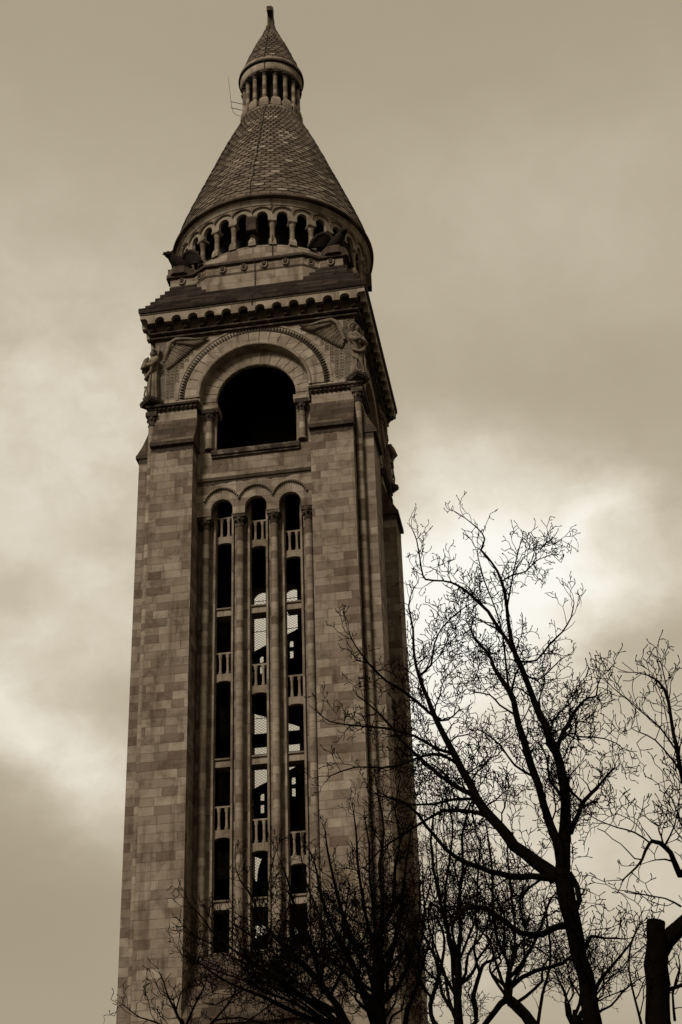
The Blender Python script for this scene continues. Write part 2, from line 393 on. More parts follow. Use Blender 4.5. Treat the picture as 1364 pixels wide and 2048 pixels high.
# colonnettes in front of the jambs
f = MB(); f.lathe([(.215, 24.75), (.215, 49.25)], 16); col_me = f.mesh('colonnette', M_drum)
f = MB(); f.lathe([(.235, 49.25), (.27, 49.30), (.23, 49.36), (.24, 49.5), (.34, 49.78)], 16)
f.box(-.37, .37, -.34, .40, 49.78, 50.0)
for k in range(8):
    a = k*PI/4; f.ell((.31*math.sin(a), -.31*math.cos(a), 49.66), (.085, .085, .10), 6, 5)
cap_me = f.mesh('capital', M_grime)
f = MB(); f.lathe([(.30, 24.5), (.30, 24.62), (.25, 24.72), (.215, 24.80)], 16); f.box(-.32, .32, -.32, .32, 24.4, 24.5); base_me = f.mesh('column_base', M_smooth)
for k in range(4):
    for x in (-2.97, -.99, .99, 2.97):
        p = Matrix.Rotation(Q[k], 3, 'Z') @ Vector((x, -5.43, 0))
        o = link('colonnette', col_me, T, p, Q[k]); link('capital', cap_me, o); link('column_base', base_me, o)
# transoms and balustrades seen inside the lancets
def box_me(name, x0, x1, y0, y1, z0, z1, m):
    f = MB(); f.box(x0, x1, y0, y1, z0, z1); return f.mesh(name, m)
f = MB(); f.prism_x([(4.3, -.42), (5.05, -.42), (5.05, -.30), (5.02, -.05), (5.12, -.02), (5.12, .06), (4.3, .06)], -.429, .429)
tr_me = f.mesh('transom', M_smooth)
for k in (0, 1, 2):
    for c in OX:
        for z in (44.3, 35.35, 27.7):
            p = Matrix.Rotation(Q[k], 3, 'Z') @ Vector((c, 0, z)); link('transom', tr_me, T, p, Q[k])
rail = MB(); rail.box(-.43, .43, -4.98, -4.80, -.09, 0); rail_me = rail.mesh('balustrade', M_smooth)
bl = MB(); bl.lathe([(.11, -1.30), (.11, -1.16), (.075, -1.10), (.075, -.34), (.11, -.26), (.12, -.09)], 8); bal_me = bl.mesh('baluster', M_smooth)
bb = MB(); o_ = [(-.43, -1.30), (-.43, -1.78), (-.34, -1.78)] + [(.34*math.cos(a), -1.78+.07*math.sin(a)) for a in [PI-PI*k/8 for k in range(1, 8)]] + [(.34, -1.78), (.43, -1.78), (.43, -1.30)]
bb.plate(o_, [], 4.72, 5.0); bb_me = bb.mesh('balcony_slab', M_smooth)
RZ = [[50.3, 41.67, 32.80], [49.87, 40.78, 31.94], [48.95, 39.91, 31.09]]
for i, c in enumerate(OX):
    for z in RZ[i]:
        r_ = link('balustrade', rail_me, T, (c, 0, z))
        for s_ in (-.205, .205): link('baluster', bal_me, r_, (s_, -4.89, 0))
        link('balcony_slab', bb_me, r_)
# inner flights of the stair, seen against the sky through the far lancets
f = MB()
def band(z0l, z0r, z1l, z1r, holes=False, d0=4.1, d1=4.35, xl=-4.3, xr=4.3):
    hs = []
    if holes:
        for k in range(12):
            x = -4.0+.62*k+.2; zz = z1l+(z1r-z1l)*(x-xl)/(xr-xl)
            hs.append([(x-.13, zz-1.0), (x+.13, zz-1.0)]+[(x+.13, zz-.60)]+arc(x, zz-.62, .13, .2, PI-.2, 5)[1:]+[(x-.13, zz-.64)])
            hs.append([(x-.12, zz-1.75), (x+.12, zz-1.75), (x+.12, zz-1.18), (x-.12, zz-1.18)])
    f.plate([(xl, z0l), (xr, z0r), (xr, z1r), (xl, z1l)], hs, d0, d1)
def rearX(x): return -x                            # the far wall is seen from inside: mirror
for z in (0, -8.85, -17.7):
    band(39.5+z, 42.9+z, 49.1+z, 45.2+z, True)
    if z == 0: band(39.9+z, 39.9+z, 40.7+z, 40.7+z, d0=4.12, d1=4.34); band(38.5+z, 38.5+z, 39.4+z, 39.4+z, d0=4.12, d1=4.34)
f.plate([(-4.3, 29.4), (4.3, 29.2), (4.3, 32.0), (2.55, 32.2), (2.1, 31.7), (2.0, 32.5), (1.6, 33.6), (4.3, 33.9), (4.3, 34.5), (-4.3, 33.)], [], 4.10, 4.33)
f.plate([(-4.3, 21.), (4.3, 21.), (4.3, 28.4), (-4.3, 28.3)], [], 4.0, 4.38)
link('stair_flight', f.mesh('stair_flight', M_dark), T, rz=PI)
f = MB()
gw = box_me('guard_wire', -4.3, 4.3, -4.44, -4.41, 0, .035, M_cable)
for z in (49.7, 48.6, 47.6, 41.8): link('guard_wire', gw, T, (0, 0, z), PI)
for c in OX:                                     # safety net behind each far lancet
    f = MB(); z = 25.0
    while z < 50.9:
        for s_ in (-1, 1):
            a_, b_ = (c-.45, z), (c+.45, z+.62)
            if s_ < 0: a_, b_ = (c-.45, z+.62), (c+.45, z)
            f.plate([(a_[0], a_[1]), (b_[0], b_[1]), (b_[0], b_[1]+.020), (a_[0], a_[1]+.020)], [], 4.41+.006*s_, 4.418+.006*s_)
        z += .17
    link('safety_net', f.mesh('safety_net', M_cable), T, rz=PI)
# dark lining and ceilings inside the shaft
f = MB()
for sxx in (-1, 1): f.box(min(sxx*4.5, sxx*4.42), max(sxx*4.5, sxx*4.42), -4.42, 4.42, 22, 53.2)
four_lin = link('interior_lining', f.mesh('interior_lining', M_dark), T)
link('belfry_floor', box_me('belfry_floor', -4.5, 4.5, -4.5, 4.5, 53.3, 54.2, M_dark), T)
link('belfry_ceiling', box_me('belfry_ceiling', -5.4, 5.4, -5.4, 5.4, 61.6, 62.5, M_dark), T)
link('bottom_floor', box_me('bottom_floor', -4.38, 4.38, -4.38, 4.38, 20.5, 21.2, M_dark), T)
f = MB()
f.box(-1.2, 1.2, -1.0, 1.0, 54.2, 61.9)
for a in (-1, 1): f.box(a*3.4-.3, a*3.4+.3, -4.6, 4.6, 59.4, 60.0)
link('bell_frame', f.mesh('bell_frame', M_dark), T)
# buttresses: pier, weathered slope with a drip
f = MB(); f.box(3.45, 5.93, -6.95, -4.45, 0, 54.35)
bp = f.mesh('buttress', M_stone)
f2 = MB(); f2.prism_x([(5.6, 54.35), (7.10, 54.35), (7.10, 54.62), (6.75, 55.25), (6.42, 56.1), (6.27, 56.6), (5.6, 56.6)], 3.40, 5.96)
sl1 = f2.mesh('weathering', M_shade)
f3 = ragged(3.44, 5.94, 54.352, 53.93, .14, 5.6, 6.955, 9); f3.prism_x([(5.6, 54.353), (7.14, 54.353), (7.14, 54.60), (5.6, 54.62)], 3.36, 6.0); dr = f3.mesh('drip_course', M_soot_shade)
f4 = MB(); f4.box(3.45, 5.93, -6.25, -4.45, 56.6, 57.25); up_ = f4.mesh('buttress_head', M_fresh)
for k in range(4):
    for sx_ in (0, 1):
        mm = Matrix.Identity(4)
        sc = (1, 1, 1) if sx_ else (-1, 1, 1)
        o = link('buttress', bp, T, rz=Q[k], sc=sc)
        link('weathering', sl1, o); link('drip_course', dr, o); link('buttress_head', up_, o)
# corner core and corner colonnettes
f = MB()
for a in (-1, 1):
    for b in (-1, 1): f.box(min(a*4.46, a*6.05), max(a*4.46, a*6.05), min(b*4.46, b*6.05), max(b*4.46, b*6.05), 0, 57.25)
link('corner_pier', f.mesh('corner_pier', M_stone), T)
f = MB(); f.lathe([(.2, 21.5), (.2, 56.3)], 14); cc = f.mesh('corner_colonnette', M_drum)
f = MB(); f.lathe([(.2, 56.3), (.25, 56.36), (.21, 56.42), (.22, 56.6), (.31, 56.95)], 14); f.box(-.33, .33, -.33, .33, 56.95, 57.25)
for k in range(8): a = k*PI/4; f.ell((.27*math.sin(a), -.27*math.cos(a), 56.78), (.07, .07, .12), 6, 5)
ccap = f.mesh('capital', M_grime)
for a in (-1, 1):
    for b in (-1, 1):
        o = link('corner_colonnette', cc, T, (a*6.17, b*6.17, 0)); link('capital', ccap, o)
# lower shaft below the field
f = MB(); f.plate([(-3.46, 0), (3.46, 0), (3.46, 21.2), (-3.46, 21.2)], [], 4.5, 6.6); four('base_wall', f.mesh('base_wall', M_stone))
# string course and belfry sill
f = MB(); f.prism_x([(DP-.2, 52.30), (DP+.08, 52.32), (DP+.2, 52.45), (DP+.22, 52.72), (DP, 52.85), (DP-.2, 52.85)], -3.44, 3.44); four('string_course', f.mesh('string_course', M_smooth), (0, 1, 3))
f = ragged(-3.44, 3.44, 52.31, 51.98, .20, DP-.2, DP+.004, 3); four('string_soot_stain', f.mesh('string_soot', M_soot_shade), (0, 1, 3))  # ragged soot stain on the wall below the string course
f = MB(); f.prism_x([(4.4, 54.0), (6.02, 54.0), (6.02, 54.22), (5.9, 54.40), (4.4, 54.45)], -2.62, 2.62); f.prism_x([(4.4, 53.86), (5.93, 53.86), (5.93, 53.998), (4.4, 53.998)], -2.60, 2.60); four('belfry_sill', f.mesh('belfry_sill', M_grime))
# recessed order of the belfry arch: wall with opening R 2.4
f = MB()
f.plate([(-3.46, 54.3), (-2.4, 54.3), (-2.4, BZ)] + [(2.4*math.cos(a), BZ+2.4*math.sin(a)) for a in [PI-PI*k/28 for k in range(1, 28)]] +
        [(2.4, BZ), (2.4, 54.3), (3.46, 54.3), (3.46, BZ+3.5), (-3.46, BZ+3.5)], [], 5.34, 5.58)
four('inner_arch_order', f.mesh('inner_arch_order', M_smooth))
f = MB()
for x0, x1 in ((-3.46, -2.75), (2.75, 3.46)): 
    f.box(x0, x1, -5.33, -4.6, 54.3, 61.5); four('inner_jamb', f.mesh('inner_jamb', M_dark)); f = MB()
f = MB()                                          # voussoir joints of the inner order, raised 1 cm blocks
for k in range(15):
    a0, a1 = PI*k/15+.008, PI*(k+1)/15-.008
    pl = arc(0, BZ+.02, 2.42, a0, a1, 3)+list(reversed(arc(0, BZ+.02, 3.22, a0, a1, 3))); f.plate(pl, [], 5.5, 5.62)
four('inner_voussoirs', f.mesh('inner_voussoirs', M_smooth), (0, 1, 3))
# jamb shafts
f = MB(); f.lathe([(.26, 54.5), (.26, 54.62), (.2, 54.74), (.2, 56.45)], 14); js = f.mesh('jamb_shaft', M_drum)
f = MB(); f.lathe([(.2, 56.45), (.25, 56.5), (.21, 56.56), (.30, 56.95)], 14); f.box(-.34, .34, -.3, .34, 56.95, 57.24)
for k in range(8): a = k*PI/4; f.ell((.26*math.sin(a), -.26*math.cos(a), 56.78), (.08, .08, .13), 6, 5)
jc = f.mesh('capital', M_grime)
for k in (0, 1, 2, 3):
    for x in (-2.78, 2.78):
        p = Matrix.Rotation(Q[k], 3, 'Z') @ Vector((x, -5.80, 0)); o = link('jamb_shaft', js, T, p, Q[k]); link('capital', jc, o)
# impost cornice over the buttresses and, set back, over the inner order
f = MB()
IMP = [(5.2, 57.25), (6.22, 57.25), (6.30, 57.34), (6.44, 57.52), (6.52, 57.56), (6.52, 57.70), (6.44, 57.76), (5.2, 57.78)]
for k in range(4):
    R3 = Matrix.Rotation(Q[k], 4, 'Z')
    for s_ in (-1, 1):
        g_ = MB(); n = len(IMP)
        va_ = [Vector((s_*3.30, -d, z)) for d, z in IMP]; vb_ = [Vector((s_*d, -d, z)) for d, z in IMP]
        g_.v = va_+vb_; g_.f = [list(range(n))]+[[j, (j+1) % n, n+(j+1) % n, n+j] for j in range(n)]+[list(range(2*n-1, n-1, -1))]
        c_ = len(g_.f); g_.uv = [None]*c_; g_.sm = [False]*c_; g_.tone = [.5]*c_; g_.xf(R3)
        link('impost_cornice', g_.mesh('impost_cornice', M_grime), T)
f = MB()
for s_ in (-1, 1):
    f = MB(); x0, x1 = sorted((s_*2.28, s_*3.31))
    f.prism_x([(4.7, 57.25), (5.72, 57.25), (5.84, 57.42), (5.84, 57.72), (4.7, 57.76)], x0, x1)
    four('inner_impost', f.mesh('inner_impost', M_smooth))
f = MB()                                          # carved leaf band under the impost ledge
for s_ in (-1, 1):
    for k in range(10):
        x = s_*(3.5+k*.27); f.ell((x, -6.40, 57.40), (.12, .07, .07), 6, 4, Matrix.Rotation(.5*s_, 3, 'Y'))
four('leaf_carving', f.mesh('leaf_carving', M_grime), (0, 1))
# spandrel wall with the big arch, R 3.3
f = MB()
f.plate([(-6.15, 57.78), (-3.3, 57.78), (-3.3, BZ)] + [(3.3*math.cos(a), BZ+.1+3.34*math.sin(a)) for a in [PI-PI*k/36 for k in range(1, 36)]] + [(3.3, BZ), (3.3, 57.78), (6.15, 57.78), (6.15, 64.0), (-6.15, 64.0)], [], 5.45, 6.15)
four('spandrel_wall', f.mesh('spandrel_wall', M_fresh))
f = MB()
for k in range(19):
    a0, a1 = PI*k/19+.005, PI*(k+1)/19-.005
    pl = [(x, BZ+.1+(z-BZ)*1.02) for x, z in arc(0, BZ, 3.50, a0, a1, 3)]+[(x, BZ+.1+(z-BZ)*1.02) for x, z in reversed(arc(0, BZ, 4.22, a0, a1, 3))]
    f.plate(pl, [], 6.1, 6.215)
four('arch_voussoirs', f.mesh('arch_voussoirs', M_fresh), (0, 1, 3))
f = MB(); f.tube([(x, -6.17, BZ+.1+(z-BZ)*1.02) for x, z in arc(0, BZ, 3.40, 0, PI, 40)], .11, 8)
four('roll_mould', f.mesh('roll_mould', M_smooth), (0, 1, 3))
f = MB()
pl = [(x, BZ+.1+(z-BZ)*1.03) for x, z in arc(0, BZ, 4.62, 0, PI, 48)]+[(x, BZ+.1+(z-BZ)*1.03) for x, z in reversed(arc(0, BZ, 4.74, 0, PI, 48))]
f.plate(pl, [], 6.1, 6.205)
four('arch_fillet', f.mesh('arch_fillet', M_fresh), (0, 1, 3))
f = MB(); ft = MB()
NT = 72
for k in range(NT):
    a = PI*(k+.5)/NT; da = PI/NT*.42
    P = lambda r, t: (r*math.cos(t), BZ+.1+r*1.025*math.sin(t))
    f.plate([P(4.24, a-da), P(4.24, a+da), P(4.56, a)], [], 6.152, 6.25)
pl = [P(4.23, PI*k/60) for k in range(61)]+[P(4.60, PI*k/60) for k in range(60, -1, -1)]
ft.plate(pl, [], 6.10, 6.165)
four('dogtooth_band', f.mesh('dogtooth', M_soot_shade), (0, 1, 3)); four('dogtooth_groove', ft.mesh('dogtooth_groove', M_fresh), (0, 1, 3))
# square rosette diaper in the spandrels
for s_ in (-1, 1):
    f = MB()
    for i in range(18):
        for j in range(20):
            x = 5.30-.285*i; z = 58.35+.235*j
            if x < 1.2 or z > 62.3: continue
            r_ = math.hypot(x, (z-BZ-.1)/1.03)
            if r_ < 4.92 or x > 5.35: continue
            t_ = (x-3.2)/(5.5-3.2)
            if z > 61.9-1.6*max(0, t_) and x > 3.4 and z > 60.3: continue
            X = s_*x
            f.box(X-.115, X-.085, -6.185, -6.15, z-.09, z+.09); f.box(X+.085, X+.115, -6.185, -6.15, z-.09, z+.09)
            f.box(X-.085, X+.085, -6.183, -6.15, z+.07, z+.09)
            f.ell((X, -6.155, z-.01), (.055, .04, .055), 5, 4)
    four('rosette_relief', f.mesh('rosette_relief', M_statue), (0, 1))
# cornice: fillets, frieze, corbel table, slab
f = MB(); f.ring4([(5.4, 62.62), (6.20, 62.62), (6.30, 62.70), (6.36, 62.70), (6.36, 62.80), (5.4, 62.82)]); f.ring4([(5.4, 62.93), (6.42, 62.93), (6.5, 62.99), (6.5, 63.07), (6.22, 63.10), (5.4, 63.10)])
link('cornice_fillets', f.mesh('cornice_fillets', M_grime), T)
f = MB(); f.ring4([(5.4, 62.82), (6.24, 62.82), (6.24, 62.93), (5.4, 62.93)]); link('cornice_groove', f.mesh('cornice_groove', M_soot_shade), T)
f = MB(); f.ring4([(5.4, 63.10), (6.20, 63.10), (6.20, 64.14), (5.4, 64.14)]); link('frieze_wall', f.mesh('frieze_wall', M_stone), T)
f = MB()
lo = [(-6.95, 63.5)]
NA = 14
for k in range(NA):
    c = -6.76+1.04*k
    if k == 0: lo = [(-6.95, 64.14), (-6.95, 63.88)]+[(c+.30*math.cos(a), 63.62+.30*math.sin(a)) for a in [PI*.5-PI*.5*j/6 for j in range(1, 7)]]+[(c+.30, 63.5)]
    elif k == NA-1: lo += [(c-.30, 63.5)]+[(c+.30*math.cos(a), 63.62+.30*math.sin(a)) for a in [PI-PI*.5*j/6 for j in range(0, 6)]]+[(6.95, 63.88), (6.95, 64.14)]
    else: lo += [(c-.30, 63.5)]+[(c+.30*math.cos(a), 63.62+.30*math.sin(a)) for a in [PI-PI*j/12 for j in range(13)]]+[(c+.30, 63.5)]
cl = []
for q in lo:
    if not cl or (abs(q[0]-cl[-1][0])+abs(q[1]-cl[-1][1])) > 1e-4: cl.append(q)
f.plate(cl, [], 6.62, 6.945)
four('corbel_table', f.mesh('corbel_table', M_fresh))
f = MB()
for k in range(NA-1):
    f.prism_x([(6.2, 63.14), (6.34, 63.14), (6.50, 63.22), (6.56, 63.34), (6.80, 63.42), (6.84, 63.5), (6.2, 63.5)], -.19, .19)
    f.ell((0, -6.52, 63.27), (.15, .13, .12), 8, 6)
    break
cb_me = f.mesh('corbel', M_soot_shade)  # near black: the cornice's shade is put into the corbel colour
for k in range(4):
    for j in range(NA-1): link('corbel', cb_me, T, Matrix.Rotation(Q[k], 3, 'Z') @ Vector((-6.24+1.04*j, 0, 0)), Q[k])
f = MB(); f.ring4([(5.4, 64.14), (6.97, 64.14), (6.97, 64.30), (5.4, 64.30)]); f.ring4([(6.18, 63.98), (6.62, 63.98), (6.62, 64.139), (6.18, 64.139)])  # inner ring is a dark ceiling, painted shade behind the corbel arches
link('cornice_band', f.mesh('cornice_band', M_soot_shade), T)
f = MB()                                          # stepped stone roof
zz = 64.30
f.ring4([(4.5, 64.30), (7.02, 64.30), (7.05, 64.40), (7.05, 64.66), (4.5, 64.66)])
for k in range(6):
    d = 6.72-.235*k; z0 = 64.66+.43*k; f.ring4([(4.5, z0), (d, z0), (d, z0+.43), (4.5, z0+.43)])
link('stepped_roof', f.mesh('stepped_roof', M_steps), T)
# chamfered terrace block with corner stubs
def plan(yo, hx, sx_, ys, cs):
    # one eighth pattern, CCW around, for the front side then rotated
    side = [(-cs, -ys), (-sx_, -ys), (-hx, -yo), (hx, -yo), (sx_, -ys), (cs, -ys)]
    side = side[1:-1]+[(cs, -cs)]
    pts = []
    for k in range(4):
        c, s = round(math.cos(Q[k])), round(math.sin(Q[k])); pts += [(x*c-y*s, x*s+y*c) for x, y in side]
    return pts
def slab(f, pts, z0, z1, pts2=None):
    n = len(pts); pts2 = pts2 or pts
    f.face([(x, y, z0) for x, y in reversed(pts)]); f.face([(x, y, z1) for x, y in pts2])
    for k in range(n):
        a, b = pts[k], pts[(k+1) % n]; c, d = pts2[(k+1) % n], pts2[k]
        f.face([(*a, z0), (*b, z0), (*c, z1), (*d, z1)])
def terr(o): return plan(6.02+o, 3.05+o*.4, 3.95+o*.4, 5.42+o, 5.42+o)
f = MB(); slab(f, terr(0), 64.7, 67.25); link('terrace_block', f.mesh('terrace_block', M_fresh), T)
f = MB(); slab(f, terr(.02), 67.25, 67.33, terr(.08)); slab(f, terr(.08), 67.33, 67.85, terr(.08)); link('parapet', f.mesh('parapet', M_stone), T)
f = MB(); slab(f, terr(.10), 67.85, 67.95, terr(.24)); slab(f, terr(.24), 67.95, 68.16, terr(.20)); link('parapet_coping', f.mesh('parapet_coping', M_soot_shade), T)
f = MB(); f.tube([(-.17, 0, .22), (-.17, 0, 0), (-.12, 0, -.10), (0, 0, -.15), (.12, 0, -.10), (.17, 0, 0), (.17, 0, .22)], .065, 6); f.box(-.1, .1, -.05, .3, -.02, .3)
sp_me = f.mesh('rain_spout', M_smooth)
f = MB(); f.box(-.09, .09, -.07, .0, -.02, .28); sd_me = f.mesh('spout_channel', M_soot_shade)
for k in range(4):
    for x, y, r_ in ((-2.0, -6.16, 0), (-.65, -6.16, 0), (.65, -6.16, 0), (2.0, -6.16, 0), (-4.75, -5.56, 0), (4.75, -5.56, 0), (-3.52, -5.82, -.59), (3.52, -5.82, .59)):
        p = Matrix.Rotation(Q[k], 3, 'Z') @ Vector((x, y, 67.55)); o = link('rain_spout', sp_me, T, p, Q[k]+r_); link('spout_channel', sd_me, o, (0, -.02, 0))
# drum: sill wall, arcade of 30
f = MB(); f.lathe([(6.15, 67.9), (6.15, 69.22), (6.10, 69.25), (4.9, 69.25)], 84, caps=False); link('drum_wall', f.mesh('drum_wall', M_stone), T)
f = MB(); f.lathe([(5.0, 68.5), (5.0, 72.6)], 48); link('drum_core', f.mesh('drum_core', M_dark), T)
NB = 30; DA = 2*PI/NB
f = MB(); f.lathe([(.165, 69.75), (.16, 70.80)], 12); ac = f.mesh('arcade_column', M_drum)
f = MB(); f.lathe([(.20, 69.72), (.225, 69.77), (.19, 69.83)], 12)
rows = []
for (hx, dy0, dy1, z) in ((.24, -.24, .2, 69.20), (.235, -.24, .2, 69.45), (.175, -.18, .2, 69.74)):
    rows.append([(-hx, dy0, z), (hx, dy0, z), (hx, dy1, z), (-hx, dy1, z)])
f.grid(rows, True, False); f.cap(rows[-1]); ab = f.mesh('column_base', M_smooth)
f = MB(); f.lathe([(.16, 70.80), (.20, 70.85), (.165, 70.90), (.19, 70.98), (.25, 71.12)], 12); f.box(-.265, .265, -.28, .3, 71.12, 71.26); acap = f.mesh('capital', M_smooth)
f = MB()
ha = DA/2; RA = 6.02
def W(x, d, z): return Vector((d*math.sin(x/RA), -d*math.cos(x/RA), z))
hb = ha*RA; ow = .365
pl = [(-hb, 71.26), (-ow, 71.26)]+[(ow*math.cos(a), 71.52+.43*math.sin(a)) for a in [PI-PI*k/12 for k in range(13)]]+[(ow, 71.26), (hb, 71.26), (hb, 72.35), (hb/2, 72.35), (0, 72.35), (-hb/2, 72.35), (-hb, 72.35)]
f.plate(pl, [], 5.95, 6.20, W)
aa = f.mesh('arcade_arch', M_fresh)
f = MB(); rr_ = []
for k in range(13):
    a = PI-PI*k/12; rr_.append((hb*1.0*math.cos(a), 71.74+.50*math.sin(a)))
pl = rr_+[(hb, 72.30), (-hb, 72.30)]
f.plate(pl, [], 6.1, 6.33, W); ah = f.mesh('arch_hood', M_smooth)
PH = math.radians(11)
for k in range(NB):
    a = PH+k*DA
    o = link('arcade_column', ac, T, circpt(6.0, a, 0), a); link('column_base', ab, o); link('capital', acap, o)
    o = link('arcade_arch', aa, T, (0, 0, 0), a+ha); link('arch_hood', ah, o)
f = MB(); f.lathe([(5.9, 72.30), (6.34, 72.30), (6.38, 72.36), (6.38, 72.50), (6.50, 72.62), (6.54, 72.70), (5.9, 72.70)], 120, caps=False); link('drum_band', f.mesh('drum_band', M_fresh), T)
f = MB(); f.lathe([(6.0, 72.702), (6.50, 72.702), (6.50, 72.78), (6.0, 72.78)], 120, caps=False); link('drum_shade_groove', f.mesh('drum_shade_groove', M_soot_shade), T)  # black strip painted in place of the shade below the eave
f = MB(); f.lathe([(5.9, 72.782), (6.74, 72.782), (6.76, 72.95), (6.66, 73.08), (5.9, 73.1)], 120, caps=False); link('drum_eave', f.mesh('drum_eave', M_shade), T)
# scale tiled cones
def scales(prof, n, rows_, name, over=.045, gap=.10, patch=None):
    f = MB(); z0, z1 = prof[0][1], prof[-1][1]
    def rad(z):
        for (r0, a), (r1, b) in zip(prof, prof[1:]):
            if a <= z <= b: return r0+(r1-r0)*(z-a)/(b-a)
        return prof[-1][0]
    f.lathe([(r-.06, z) for r, z in prof], n*2, tone=.1) if False else None
    rws = []
    for r, z in prof: rws.append([circpt(max(r-.05, .02), 2*PI*k/(n*2), z) for k in range(n*2)])
    f.grid(rws, True, True, tone=0.30)  # backing toned darker: shade of the tile gaps put into colour
    H = (z1-z0)/rows_
    for i in range(rows_):
        za, zb = z0+H*i, z0+H*(i+1)
        ra, rb = rad(za)+over, rad(zb)-.01
        t_ = i/rows_
        pt = .30 if t_ < .03 else .38+.30*t_          # the tiles grow more pointed with height
        for k in range(n):
            a = 2*PI*(k+.5*(i % 2))/n; h = PI/n; g_ = h*(1-gap*(.35+t_))
            tone = min(1, max(0, rnd.gauss(.5, .2)+.14*math.sin(a*5+za*1.3)*math.sin(za*2.1+a*3)))
            if rnd.random() < .05: tone = rnd.uniform(.8, .97)
            if patch and patch(a, za): tone = rnd.uniform(.88, 1.0)
            zt = zb+H*.10; jz = rnd.uniform(-.02, .02); za_ = za; jr = rnd.uniform(-.015, .02)
            zs = za+H*pt*.9+jz; ra2 = rad(max(zs, z0))+over+jr
            P = [(a-g_, ra2, zs), (a-g_*.42, ra+.004+jr, za+jz), (a+g_*.42, ra+.004+jr, za+jz), (a+g_, ra2, zs)]
            top = [(a+g_, rb, zt), (a, rb, zt), (a-g_, rb, zt)]
            O = [circpt(r, t, z) for t, r, z in P+top]
            f.face(O, None, False, tone)
            I = [circpt(r-.13, t, z) for t, r, z in P]
            for q in range(3): f.face([I[q], I[q+1], O[q+1], O[q]], None, False, tone)
            f.face([I[0], O[0], O[-1]], None, False, tone*.8); f.face([I[3], O[-3], O[3]], None, False, tone*.8)  # side faces toned darker as painted shade between tiles
    return f.mesh(name, M_tile, recalc=False, usetone=True)
prof = [(6.62, 73.05), (6.26, 74.4), (5.71, 76.0), (5.12, 77.6), (4.48, 79.3), (3.79, 81.2), (2.96, 83.3), (2.43, 84.5), (2.10, 85.35)]
def patch(a, z):
    d = ((a+PI) % (2*PI))-PI
    return (.30 < d < .62 and 80.0 < z < 81.2 and rnd.random() < .8) or (.02 < d < .3 and 83.0 < z < 83.4)
link('cone_roof', scales(prof, 54, 40, 'cone_roof', over=.036, gap=.16, patch=patch), T)
# lantern
f = MB(); f.lathe([(2.20, 84.95), (2.20, 85.25), (2.15, 85.32), (1.2, 85.36)], 48, caps=False); link('lantern_base', f.mesh('lantern_base', M_smooth), T)
f = MB(); f.lathe([(1.45, 85.2), (1.45, 89.3)], 24); link('lantern_core', f.mesh('lantern_core', M_dark), T)
NL = 16
f = MB(); f.lathe([(.155, 86.15), (.15, 88.28)], 12); lc = f.mesh('lantern_column', M_drum)
f = MB(); rows = [[(-hx, y0, z), (hx, y0, z), (hx, .3, z), (-hx, .3, z)] for hx, y0, z in ((.33, -.27, 85.30), (.33, -.27, 85.86), (.20, -.20, 86.12))]
f.grid(rows, True, False); f.cap(rows[-1]); f.lathe([(.18, 86.08), (.19, 86.14), (.155, 86.2)], 12); lb = f.mesh('column_base', M_smooth)
f = MB(); f.lathe([(.15, 88.28), (.185, 88.32), (.155, 88.38), (.24, 88.56)], 12); f.box(-.27, .27, -.26, .3, 88.56, 88.66); f.box(-.19, .19, -.22, .3, 88.66, 88.80); lcp = f.mesh('capital', M_grime)
for k in range(NL):
    a = math.radians(-3+22.5*k); o = link('lantern_column', lc, T, circpt(1.93, a, 0), a); link('column_base', lb, o); link('capital', lcp, o)
f = MB(); f.lathe([(1.4, 88.80), (2.12, 88.80), (2.15, 88.9), (2.24, 89.36), (1.4, 89.38)], 64, caps=False); link('lantern_ring', f.mesh('lantern_ring', M_fresh), T)
f = MB(); f.lathe([(1.4, 89.382), (2.22, 89.382), (2.24, 89.47), (1.4, 89.47)], 64, caps=False); link('lantern_shade_groove', f.mesh('lantern_shade_groove', M_soot_shade), T)  # black strip painted in place of the shade under the lantern eave
f = MB(); f.lathe([(1.4, 89.472), (2.36, 89.472), (2.37, 89.56), (1.4, 89.58)], 64, caps=False); link('lantern_eave', f.mesh('lantern_eave', M_soot_shade), T)  # soffit shade put into the eave colour
sprof = [(2.30, 89.56), (1.90, 90.9), (1.48, 92.1), (1.07, 93.2), (.66, 94.2), (.36, 95.0), (.30, 95.25)]
link('spire', scales(sprof, 26, 18, 'spire', over=.03, gap=.15), T)
f = MB(); f.lathe([(2.26, 89.582), (2.36, 89.582), (2.33, 89.82), (2.18, 89.90)], 64, caps=False); link('spire_collar', f.mesh('spire_collar', M_smooth), T)
f = MB(); f.box(-.21, .21, -.21, .21, 95.15, 97.25); f.box(-.19, .19, -.80, .80, 96.28, 96.70)
f.lathe([(.34, 95.1), (.36, 95.3), (.26, 95.45)], 12)
link('cross', f.mesh('cross', M_shade), T, rz=.06)

# ------------------------------------------------------------------ lightning conductor and antenna
f = MB(); pts = []
for r, z in [(.25, 97.1), (.27, 95.3)]+[(r+.07, z) for r, z in reversed(sprof)]: pts.append(circpt(r, -.02+.012*math.sin(z*3), z))
pts += [circpt(2.42, -.02, 89.5), circpt(2.24, -.02, 89.3), circpt(2.24, -.02, 88.8)]
f.tube(pts, .028, 5)
pts = []
for k in range(30):
    z = 85.3-(85.3-73.1)*k/29; r = next(r0+(r1-r0)*(z-a)/(b-a) for (r0, a), (r1, b) in zip(prof, prof[1:]) if a <= z <= b+.001)
    pts.append(circpt(r+.09, .01+.008*math.sin(z*2.6)-.004*k*.3, z))
f.tube(pts, .024, 5)
f.tube([circpt(6.78, .18, 73.0), circpt(6.50, .18, 72.5), circpt(6.36, .18, 71.95)], .03, 5)
f.tube([circpt(6.34, .19, 69.85), circpt(6.2, .19, 69.2), circpt(6.2, .19, 68.2)], .03, 5)
